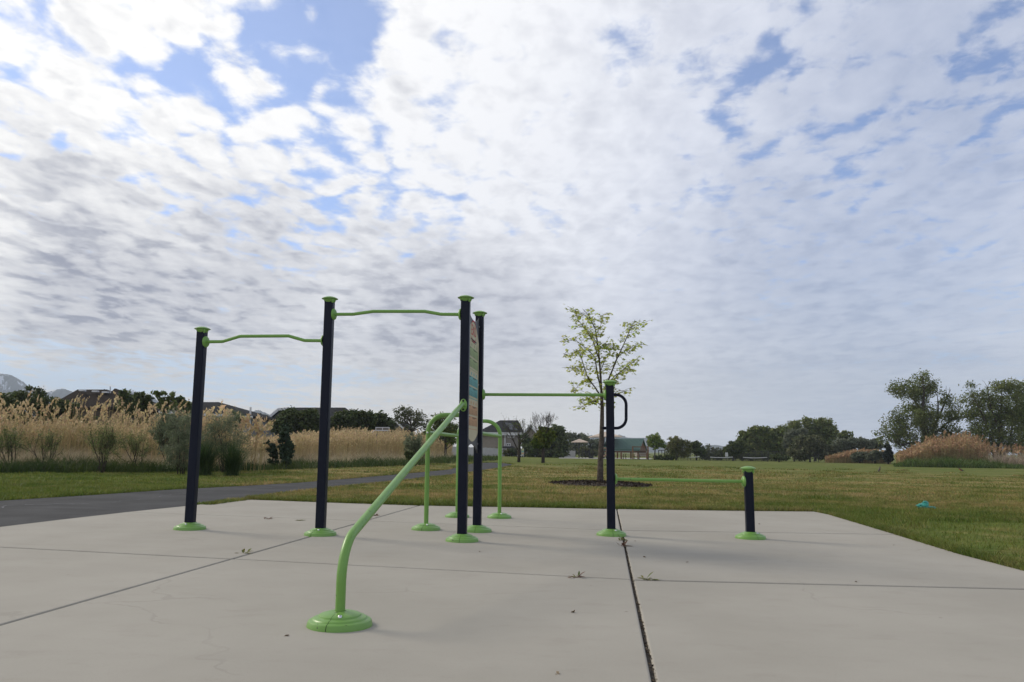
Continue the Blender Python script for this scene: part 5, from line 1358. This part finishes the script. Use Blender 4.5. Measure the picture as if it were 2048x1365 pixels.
m = MB(); m.box(at(1209.5, 909.5, 119), (1.1, 1.2, .12)); m.build('deck', m_black, t)
m = MB(); m.tube(rounded([at(1206, 904, 118.4), at(1206, 896.5, 118.4), at(1213, 896.5, 118.4), at(1213, 906, 118.4)], .22, 5), .11, 6); m.build('tan_arch', m_tan, t)
m = MB(); a = at(1206, 913, 118); m.tube([a, at(1210, 911.5, 118), at(1213, 909, 118.3)], .13, 6); m.build('slide', m_tan, t)
t = thing('exercise_frame', onground(1175, 117), 'row of black exercise posts with short bars by the shade umbrella', 'exercise rig')
for x, y, r_ in ((1164.3, 899.5, .06), (1171.5, 899.8, .06), (1178.5, 899.5, .11), (1186, 899.5, .09)):
    m = MB(); p = onground(x, 117); m.tube([p, at(x, y, 117)], r_, 8); m.build('post', m_black, t)
m = MB(); m.tube([at(1178.5, 911, 117), at(1186, 911, 117)], .04, 6); m.tube([at(1164.3, 903, 117), at(1171.5, 903, 117)], .03, 6); m.build('bar', m_black, t)
m = MB(); m.prism([at(1179, 917.3, 117), at(1186, 917.4, 117), at(1186, 912, 117), at(1179, 914.5, 117)], (0, .3, 0)); m.build('step_bench', m_black, t)
# pavilion
Yp = 120; t = thing('pavilion', onground(1250, Yp), 'picnic pavilion with green metal gable roof and reddish timber gable', 'pavilion')
a, b_ = at(1206, 899.5, Yp), at(1279, 900, Yp); D = 7.0
dsh = np.array([at(1295, 900.5, Yp+D)[0]-b_[0], D, 0]); ra, rb = at(1214, 877.6, Yp+D/2), at(1287.3, 877.8, Yp+D/2)
m = MB(); th = np.array([0, 0, -.16])
m.prism([a, b_, rb, ra], th); m.prism([a+dsh, b_+dsh, rb, ra], th); rf = m.build('roof', m_greenroof, t)
nrm = np.cross(b_-a, ra-a); nrm /= np.linalg.norm(nrm)
if nrm[2] < 0: nrm = -nrm
m = MB()
for i in range(29):
    f = i/28; p, q = a+(b_-a)*f+nrm*.05, ra+(rb-ra)*f+nrm*.05; m.tube([p, q], .06, 4)
m.build('roof_seams', m_seam, rf)
m = MB(); m.prism([b_+th+np.array([-.25, .35, .02]), b_+dsh+th+np.array([-.25, -.35, .02]), rb+th*1.6+np.array([-.25, 0, 0])], (-.12, 0, 0)); gb = m.build('gable', m_wood, t)
m = MB(); m.box((a+b_)/2+np.array([0, .35, -.32]), (b_[0]-a[0]-.6, .16, .26)); m.box((a+b_)/2+dsh+np.array([0, -.35, -.32]), (b_[0]-a[0]-.6, .16, .26)); m.build('beam', m_wood, t)
for x in (1214, 1242.3, 1276):
    for back in (0, 1):
        p = at(x, 900, Yp+.35)+back*(dsh-np.array([0, .7, 0])); zg = float(gz(p[0])); zt = p[2]-.3 if True else 0
        m = MB(); m.box((p[0], p[1], (zg+a[2]-.45)/2), (.22, .22, a[2]-.45-zg)); m.build('column', m_wood, t)
# timber swing frame in front of it
t = thing('timber_frame', onground(1281, 115), 'two post timber frame with crossbeam before the pavilion gable', 'timber frame')
for x in (1265.8, 1296.3):
    m = MB(); p = onground(x, 115); q = at(x, 893, 115); m.box((p[0], p[1], (p[2]+q[2])/2), (.17, .17, q[2]-p[2])); m.build('post', m_wood, t)
m = MB(); m.box(at(1281, 894.3, 115), (30*pxs(115), .12, .12)); m.build('crossbeam', m_wood, t)
def picnic(x, Y, label):
    g = onground(x, Y); t = thing('picnic_table', g, label, 'picnic table', 'picnic tables under and beside the pavilion')
    m = MB(); m.box(g+np.array([0, 0, .74]), (1.8, .75, .06)); m.build('tabletop', m_wood, t)
    for sy in (-1, 1): m = MB(); m.box(g+np.array([0, sy*.70, .45]), (1.8, .26, .05)); m.build('bench_seat', m_wood, t)
    for sx in (-.65, .65):
        m = MB(); m.box(g+np.array([sx, 0, .36]), (.07, .08, .70)); m.box(g+np.array([sx, 0, .40]), (.068, 1.5, .06)); m.box(g+np.array([sx, 0, .03]), (.066, 1.3, .05)); m.build('leg', m_black, t)
picnic(1238, 117, 'picnic table close beside the fourth navy post in the distance'); picnic(1260, 118, 'middle picnic table below the green roof'); picnic(1288, 114.5, 'picnic table standing under the two post timber frame')
# dark frame by the bright tree
t = thing('metal_frame', onground(1328, 118), 'dark square frame between the bright young tree and the willow', 'frame')
for x in (1317.5, 1324, 1329.5):
    m = MB(); p = onground(x, 118); q = at(x, 901, 118); m.box((p[0], p[1], (p[2]+q[2])/2), (.09, .09, q[2]-p[2])); m.build('post', m_black, t)
m = MB(); m.box(at(1323.5, 901, 118), (.95, .09, .09)); m.build('crossbar', m_black, t)
tree('evergreen_shrub', 'low dark hedge in front of the dark square frame', 113, [(1328, 915, 14, 5), (1316, 916, 8, 4), (1342, 915, 10, 4)], 'dark', size=.3, clumps=70, per=36, cat='shrub', base_x=1328)
m_navysteel = m_navy
t = thing('notice_board', onground(1045, 110), 'small upright exercise notice board in green, teal and orange beside the bare tree', 'sign')
s = pxs(110); c = at(1045.3, 903.3, 110); W_, H_n = 5.4*s, 11.0*s
for sx in (-1, 1):
    m = MB(); p = c+np.array([sx*(W_/2+.07), 0, 0]); zg = float(gz(p[0])); m.box((p[0], p[1], (zg+c[2]+H_n*.55)/2), (.10, .10, c[2]+H_n*.55-zg)); m.build('post', m_navy, t)
m = MB(); m.box(c, (W_, .04, H_n)); bd = m.build('panel', m_cream, t)
for f, mt in ((.22, m_pg), (-.06, m_pt), (-.33, m_po)):
    m = MB(); m.box(c+np.array([0, -.024, f*H_n]), (W_*.84, .006, H_n*.22)); m.build('printed_panel', mt, bd)
t = thing('sit_up_bench', onground(1040, 109), 'shiny slanted sit up bench beside the small notice board', 'bench')
a, b_ = at(1034.5, 912.0, 109), at(1047.3, 910.5, 109)
m = MB(); d = b_-a; d /= np.linalg.norm(d); m.box((a+b_)/2, (np.linalg.norm(b_-a), .45, .10), ax=(d, np.array([0, 1.0, 0]), np.cross(d, np.array([0, 1.0, 0])))); m.build('bench_board', m_white, t)
for p in (a+d*.15, b_-d*.15):
    m = MB(); m.tube([p, np.array([p[0], p[1], float(gz(p[0]))])], .05, 8); m.build('leg', m_black, t)
# courts
m_net = plain('dark netting', (.012, .013, .012), rough=.8)
def net(label, x0, x1, y, sag, Y):
    g0, g1 = onground(x0, Y), onground(x1, Y); t = thing('court_net', (g0+g1)/2, label, 'net', 'nets on the courts at the end of the field')
    top = [at(x0+(x1-x0)*i/16, y+(sag if 1 else 0)*math.sin(math.pi*i/16), Y) for i in range(17)]
    m = MB(); vs = []
    for p in top: vs += [p+np.array([0, -.02, -.075]), p+np.array([0, -.02, .02]), p+np.array([0, .02, .02]), p+np.array([0, .02, -.075])]
    m.add(vs, [(4*i+k, 4*i+(k+1) % 4, 4*i+4+(k+1) % 4, 4*i+4+k) for i in range(16) for k in range(4)]); m.build('top_band', m_white, t)
    m = MB()
    for i in range(41):
        f = i/40*16; k = min(15, int(f)); p = top[k]+(top[k+1]-top[k])*(f-k); zg = float(gz(p[0]))+.04
        m.box((p[0], p[1], (zg+p[2]-.08)/2), (.012, .006, p[2]-.08-zg))
    for j in range(1, 7):
        for i in range(16):
            a, b_ = top[i], top[i+1]; za = float(gz(a[0])); f = j/7
            m.box(((a[0]+b_[0])/2, a[1]+.008, za+(a[2]-.08-za)*f), (b_[0]-a[0], .006, .012))
    m.build('netting', m_net, t)
    for g, p in ((g0, top[0]), (g1, top[-1])):
        m = MB(); m.tube([g, np.array([g[0], g[1], p[2]+.06])], .05, 8); m.build('post', m_black, t)
net('sagging court net with white top band in front of the willow', 1356, 1400, 913.4, 1.2, 116)
net('court net with white top band below the thin grey saplings', 1419.5, 1466.5, 914.2, 1.1, 116)
net('court net with white top band below the broad elm', 1486, 1535, 914.8, 1.1, 116)
m_lines = plain('printed lines', (.25, .27, .27), rough=.6)
def court_sign(label, x, y, w, h, Y):
    s = pxs(Y); g = onground(x, Y); c = at(x, y, Y); t = thing('notice_sign', g, label, 'sign')
    m = MB(); m.tube([g, c+np.array([0, .04, 0])], .035, 6); m.build('post', m_black, t)
    m = MB(); m.box(c, (w*s, .03, h*s)); bd = m.build('board', m_white, t)
    m = MB()
    for k in range(4): m.box(c+np.array([0, -.018, h*s*(.3-.2*k)]), (w*s*.7, .006, h*s*.05))
    m.build('printed_lines', m_lines, bd)
court_sign('white notice sign above the court net by the willow', 1374.7, 909.3, 5.2, 7.6, 118)
court_sign('tiny square white sign next to a larger white notice sign', 1380.8, 909.0, 3.0, 2.8, 118.2)
court_sign('white notice sign alone above the court net by the saplings', 1453.2, 909.6, 5.4, 7.8, 118)
t = thing('chain_link_fence', onground(1480, 122), 'black chain link fence round the courts', 'fence')
fx = list(np.linspace(1404, 1564, 13)); fp = [(onground(x, 123), at(x, 902+.012*(x-1404), 123)) for x in fx]
for g, p in fp:
    m = MB(); m.tube([g, p], .04, 6); m.build('post', m_black, t)
m = MB()
for i in range(12): m.tube([fp[i][1], fp[i+1][1]], .03, 5)
m.build('top_rail', m_black, t)
m = MB()
for i in range(12):
    (g0, p0), (g1, p1) = fp[i], fp[i+1]
    for k in range(-7, 9):
        for sgn in (1, -1):
            f0, f1 = k/9, k/9+.95
            if sgn < 0: f0, f1 = f1, f0
            lo, hi = 0.0, 1.0
            df = f1-f0
            def cut(v_): return (v_-f0)/df
            ta, tb = sorted((cut(0.0), cut(1.0))); ta, tb = max(0, ta), min(1, tb)
            if tb-ta < .05: continue
            A0 = g0+(g1-g0)*(f0+df*ta); A1 = p0+(p1-p0)*(f0+df*ta); B0 = g0+(g1-g0)*(f0+df*tb); B1 = p0+(p1-p0)*(f0+df*tb)
            m.tube([A0+(A1-A0)*ta, B0+(B1-B0)*tb], .009, 3, caps=False)
m.build('wire_mesh', m_net, t)
t = thing('gate_frame', onground(1632, 118), 'dark ladder like metal frame in front of the silver green shrub tree', 'frame')
for x in (1628.5, 1637.5):
    m = MB(); p = onground(x, 118); q = at(x, 906, 118); m.tube([p, q], .035, 6); m.build('post', m_black, t)
m = MB()
for y in (907, 910, 913, 916): m.tube([at(1628.5, y, 118), at(1637.5, y, 118)], .02, 5)
m.build('rungs', m_black, t)
# white frame over the reeds
t = thing('backboard', onground(750, 56), 'white edged board just clearing the tops of the tan reeds', 'backboard')
c = at(765, 858.5, 56); s = pxs(56); Wb, Hb = 28*s, 6*s
m = MB()
for sz in (-1, 1): m.box(c+np.array([0, 0, sz*Hb/2]), (Wb, .05, .05))
for sx in (-1, 0, 1): m.box(c+np.array([sx*(Wb/2-.03), 0.002, 0]), (.05, .046, Hb-.05))
fr_ = m.build('frame', m_white, t)
m = MB(); m.box(c+np.array([0, .03, 0]), (Wb-.05, .02, Hb-.05)); m.build('board', m_taupe, t)
for sx in (-1, 1):
    m = MB(); x = c[0]+sx*Wb*.4; m.box((x, c[1]+.08, (c[2]+float(gz(x)))/2), (.08, .08, c[2]-float(gz(x)))); m.build('post', m_taupe, t)

# ------------------------------------------------------------------ small things on and beside the slab
m_weedg = leafmat('weed leaves', (.105, .135, .025), (.17, .15, .04), .5, .3, 30)
m_weedr = leafmat('reddish weed leaves', (.12, .045, .03), (.16, .09, .04), .5, .25, 40)
def weed(x, y, size, label, mt, seed, upright=.5, n=7, two=None):
    rg = np.random.default_rng(seed); g = gpt(x, y)+np.array([0, 0, .004]); V = []; F = []
    for k in range(n):
        a = rg.uniform(0, 2*np.pi); el = np.clip(rg.normal(upright, .3), .05, 1.4); ln = size*rg.uniform(.5, 1.1); wd = ln*rg.uniform(.22, .36)
        d = np.array([math.cos(a)*math.cos(el), math.sin(a)*math.cos(el), math.sin(el)]); sd_ = np.array([-math.sin(a), math.cos(a), 0]); o = g+np.array([rg.normal(0, size*.25), rg.normal(0, .01), 0])
        i0 = len(V)
        prof = ((0, .05), (.25, .6), (.5, 1.0), (.75, .7), (1.0, .02))
        for t_, w_ in prof:
            p = o+d*ln*t_-np.array([0, 0, ln*.28*t_*t_*math.cos(el)]); p[2] = max(p[2], g[2]+.003)
            V += [p-sd_*wd*w_*.5+np.array([0, 0, .004*w_]), p, p+sd_*wd*w_*.5+np.array([0, 0, .004*w_])]
        for j in range(4):
            b0 = i0+3*j; F += [(b0, b0+1, b0+4, b0+3), (b0+1, b0+2, b0+5, b0+4)]
    o = np_mesh('weed', np.array(V), np.array(F), mt, origin=g); return tag(o, label, 'weed')
weed(486, 1108.5, .085, 'upright green weed in the concrete joint nearest the second post', m_weedg, 1, .75, 7)
weed(536, 1039.8, .075, 'small reddish weed in the far joint, farther from the second post', m_weedr, 2, .3, 9)
weed(600, 1042.5, .085, 'low sprawling weed in the far joint close to the second post', m_weedg, 3, .25, 9)
weed(752, 1033, .08, 'thin weed in the slanting joint behind the sloping bar', m_weedr, 4, .6, 7)
weed(1243.5, 1082, .085, 'leafy green weed in the open joint touching the fourth post cover', m_weedg, 5, .5, 11)
weed(1246, 1094, .085, 'brownish weed in the open joint just nearer than the leafy green one', m_weedr, 6, .35, 9)
weed(1152, 1157.5, .085, 'red and green weed in the cross joint left of the open joint', m_weedr, 7, .4, 8)
weed(1158, 1157.5, .05, 'short green sprig beside the red and green weed', m_weedg, 8, .9, 5)
weed(1297, 1160.5, .08, 'flat green weed in the cross joint right of the open joint', m_weedg, 9, .12, 9)
# curled dead leaves and specks on the slab
m_dead = leafmat('dead leaf bits', (.10, .06, .04), (.16, .11, .07), .6, .1, 20)
dl = [(1146, 1228), (1374, 1127), (1115, 1352), (1270, 1084), (1290, 1116.5), (575, 1276), (960, 1106), (1712, 1166), (1518, 1050), (1788, 1092)]
P_ = np.array([gpt(x, y)+np.array([0, 0, .010]) for x, y in dl])
for i, p in enumerate(P_):
    V, F = chips(np.repeat(p[None], 3, 0)+np.random.default_rng(900+i).normal(0, .004, (3, 3))*np.array([1, 1, .3]), np.array([.016, .011, .009])*(1 if i != 0 else 1.4), np.random.default_rng(i), .25)
    o = np_mesh('dead_leaf', V, F, m_dead, origin=p-np.array([0, 0, .006])); tag(o, 'tiny curled brown dead leaf lying loose on the concrete', 'dead leaf', 'dead leaf bits on the slab')
# crumpled teal plastic
m_tealp = plain('teal plastic', (.025, .22, .17), (.035, .30, .24), scale=18, rough=.4)
g = gpt(1851, 1018); mb = MB(); rg = np.random.default_rng(5)
for (ox, oy, oz, sx, sy, sz) in ((-.065, 0, .045, .085, .07, .05), (.015, .03, .085, .055, .05, .055), (.10, -.02, .025, .075, .06, .022), (-.02, -.02, .05, .07, .06, .045)):
    nu, nv = 14, 9; vs = []
    for j in range(nv+1):
        for i in range(nu):
            a, e_ = 2*math.pi*i/nu, -math.pi/2+math.pi*j/nv; q = np.array([math.cos(a)*math.cos(e_), math.sin(a)*math.cos(e_), math.sin(e_)])
            k = 1+.45*mnoise.noise(Vector(q*2.3+np.array([ox*30, 0, 5])))+.2*mnoise.noise(Vector(q*6)); p = q*k*np.array([sx, sy, sz])+np.array([ox, oy, oz]); p[2] = max(p[2], 0)
            vs.append(g+p)
    mb.add(vs, [(j*nu+i, j*nu+(i+1) % nu, (j+1)*nu+(i+1) % nu, (j+1)*nu+i) for j in range(nv) for i in range(nu)])
tag(mb.build('plastic_bag', m_tealp, origin=g), 'crumpled teal plastic bag lying on the lawn', 'plastic bag')
# robins on the far lawn
m_rb = plain('robin back', (.045, .035, .030), (.06, .05, .04), scale=30, rough=.8); m_rr = plain('robin breast', (.30, .075, .02), (.34, .10, .03), scale=30, rough=.8)
def robin(x, y, face, tilt, label):
    g = gpt(x, y); f = np.array([math.cos(face), math.sin(face), 0]); sd_ = np.array([-f[1], f[0], 0]); u_ = np.array([0, 0, 1.0]); k = 1.9
    spine = [(-.155, .052, .006), (-.10, .060, .011), (-.065, .068, .024), (-.03, .076, .036), (.01, .086, .041), (.04, .100, .036), (.058, .118, .026), (.070, .134, .025), (.083, .140, .020), (.094, .140, .009), (.112, .136, .0015)]
    m = MB(); n = 12; vs = []
    for (a, z, r_) in spine:
        a2, z2 = a*math.cos(tilt)-(z-.08)*math.sin(tilt), .08+a*math.sin(tilt)+(z-.08)*math.cos(tilt)
        for i in range(n):
            th = 2*math.pi*i/n; vs.append(g+(f*a2+sd_*math.cos(th)*r_*(.9 if a > -.09 else 1.6)+u_*(z2+math.sin(th)*r_*(1 if a > -.09 else .5)))*k)
    fs = []; mi = []
    for j in range(len(spine)-1):
        for i in range(n):
            fs.append((j*n+i, j*n+(i+1) % n, (j+1)*n+(i+1) % n, (j+1)*n+i)); mi.append(1 if (3 <= j <= 6 and 6 <= i <= 11) else 0)
    m.add(vs, fs); m.mi = mi
    for s_ in (-1, 1):
        hip = g+(f*.0+sd_*s_*.016+u_*.055)*k; knee_ = g+(f*-.012+sd_*s_*.016+u_*.028)*k; ft = g+(f*.006+sd_*s_*.018+u_*.003)*k; toe = g+(f*.028+sd_*s_*.02+u_*.002)*k
        m.tube([hip, knee_, ft, toe], [.006*k, .003*k, .0022*k, .0015*k], 5)
    o = m.build('robin', [m_rb, m_rr], None, smooth=True, origin=g); return tag(o, label, 'bird')
robin(1759, 945, R(20), R(32), 'red breasted robin standing upright on the lawn before the little spruce')
robin(1922, 944.5, R(160), R(8), 'red breasted robin crouching low on the lawn before the russet reeds')

# ------------------------------------------------------------------ mountains and the air in between
m_mt, nt, b = newmat('rock and snow'); P = worldpos(nt)
sepz = N(nt, 'ShaderNodeSeparateXYZ'); nt.links.new(P, sepz.inputs[0])
ns = noise(nt, mapping(nt, P, scale=(1, 1, .35)), .022, 6, .65)
snow = math_(nt, 'ADD', math_(nt, 'MULTIPLY', sepz.outputs[2], .0035), math_(nt, 'MULTIPLY', ns, 2.2))
c = mix(nt, noise(nt, P, .03, 5), (.045, .058, .060), (.085, .095, .090)); c = mix(nt, sstep(nt, snow, 1.80, 1.90), c, (.70, .72, .76))
setc(b, nt, c); b.inputs['Roughness'].default_value = .95; b.inputs['Specular IOR Level'].default_value = .05
MY = 2500.0
def mountain(prof, seed, name='mountains'):
    rg = np.random.default_rng(seed); x0, x1 = prof[0][0], prof[-1][0]; n = int((x1-x0)/1.6); xs_ = np.linspace(x0, x1, n)
    ys_ = np.interp(xs_, [p[0] for p in prof], [p[1] for p in prof])
    rows = []; vt = [-.55, -.25, 0, .06, .13, .22, .34, .48, .64, .82, 1.0]
    for v_ in vt:
        r_ = []
        for x, y in zip(xs_, ys_):
            p = at(x, y, MY); h = max(4.0, p[2]-2)
            nz = mnoise.fractal(Vector((x*.085, v_*3+seed, .5)), 1.0, 2.0, 5); hh = h*max(0, (1-abs(v_)))**1.15*(1+.30*nz*min(1, abs(v_)*6))+.018*h*mnoise.noise(Vector((x*.5, seed, 0)))
            yy = MY-v_*520; r_.append((p[0]*(yy/MY)**.3+nz*18*min(1, abs(v_)*4), yy, -3+hh+ (0 if abs(v_) < 1 else -3)))
        rows.append(r_)
    V = np.array(rows).reshape(-1, 3); F = np.array([[j*n+i, j*n+i+1, (j+1)*n+i+1, (j+1)*n+i] for j in range(len(vt)-1) for i in range(n-1)])
    o = np_mesh(name, V, F, m_mt, smooth=True); tag(o, kind='structure')
mountain([(-330, 800), (-200, 770), (-100, 752), (-40, 747), (0, 745), (15, 746), (30, 751), (45, 760), (58, 771), (75, 778), (95, 782), (115, 776), (127, 774.5), (140, 779), (150, 782), (165, 783), (180, 779), (190, 778), (200, 781), (213, 781), (230, 778), (245, 782), (258, 781), (266, 778), (275, 783), (290, 790), (300, 786), (310, 793), (318, 803), (340, 815), (400, 840), (450, 852)], 3)
mountain([(440, 850), (470, 838), (485, 829), (500, 823), (513, 817.5), (520, 818), (530, 823), (545, 829), (555, 826), (570, 832), (600, 850), (650, 862)], 8)
mountain([(1040, 896), (1090, 880), (1110, 874), (1122, 872), (1140, 876), (1160, 872), (1172, 870.5), (1183, 867), (1192, 871), (1210, 872), (1230, 868), (1240, 866.5), (1250, 872), (1265, 873), (1290, 873), (1310, 879), (1340, 884), (1375, 887.5), (1400, 890), (1430, 887), (1450, 890), (1475, 897), (1520, 904), (1560, 908)], 15)
m_air = bpy.data.materials.new('thin air'); m_air.use_nodes = True; nt = m_air.node_tree; nt.nodes.clear()
out = N(nt, 'ShaderNodeOutputMaterial'); pv = N(nt, 'ShaderNodeVolumePrincipled'); pv.inputs['Color'].default_value = (.82, .91, 1.0, 1); pv.inputs['Density'].default_value = 2.6e-4; pv.inputs['Anisotropy'].default_value = 0.0
nt.links.new(pv.outputs[0], out.inputs['Volume'])
mb = MB(); mb.box((0, 1480, 122), (4400, 3020, 284)); hz = mb.build('haze', m_air); tag(hz, kind='stuff')
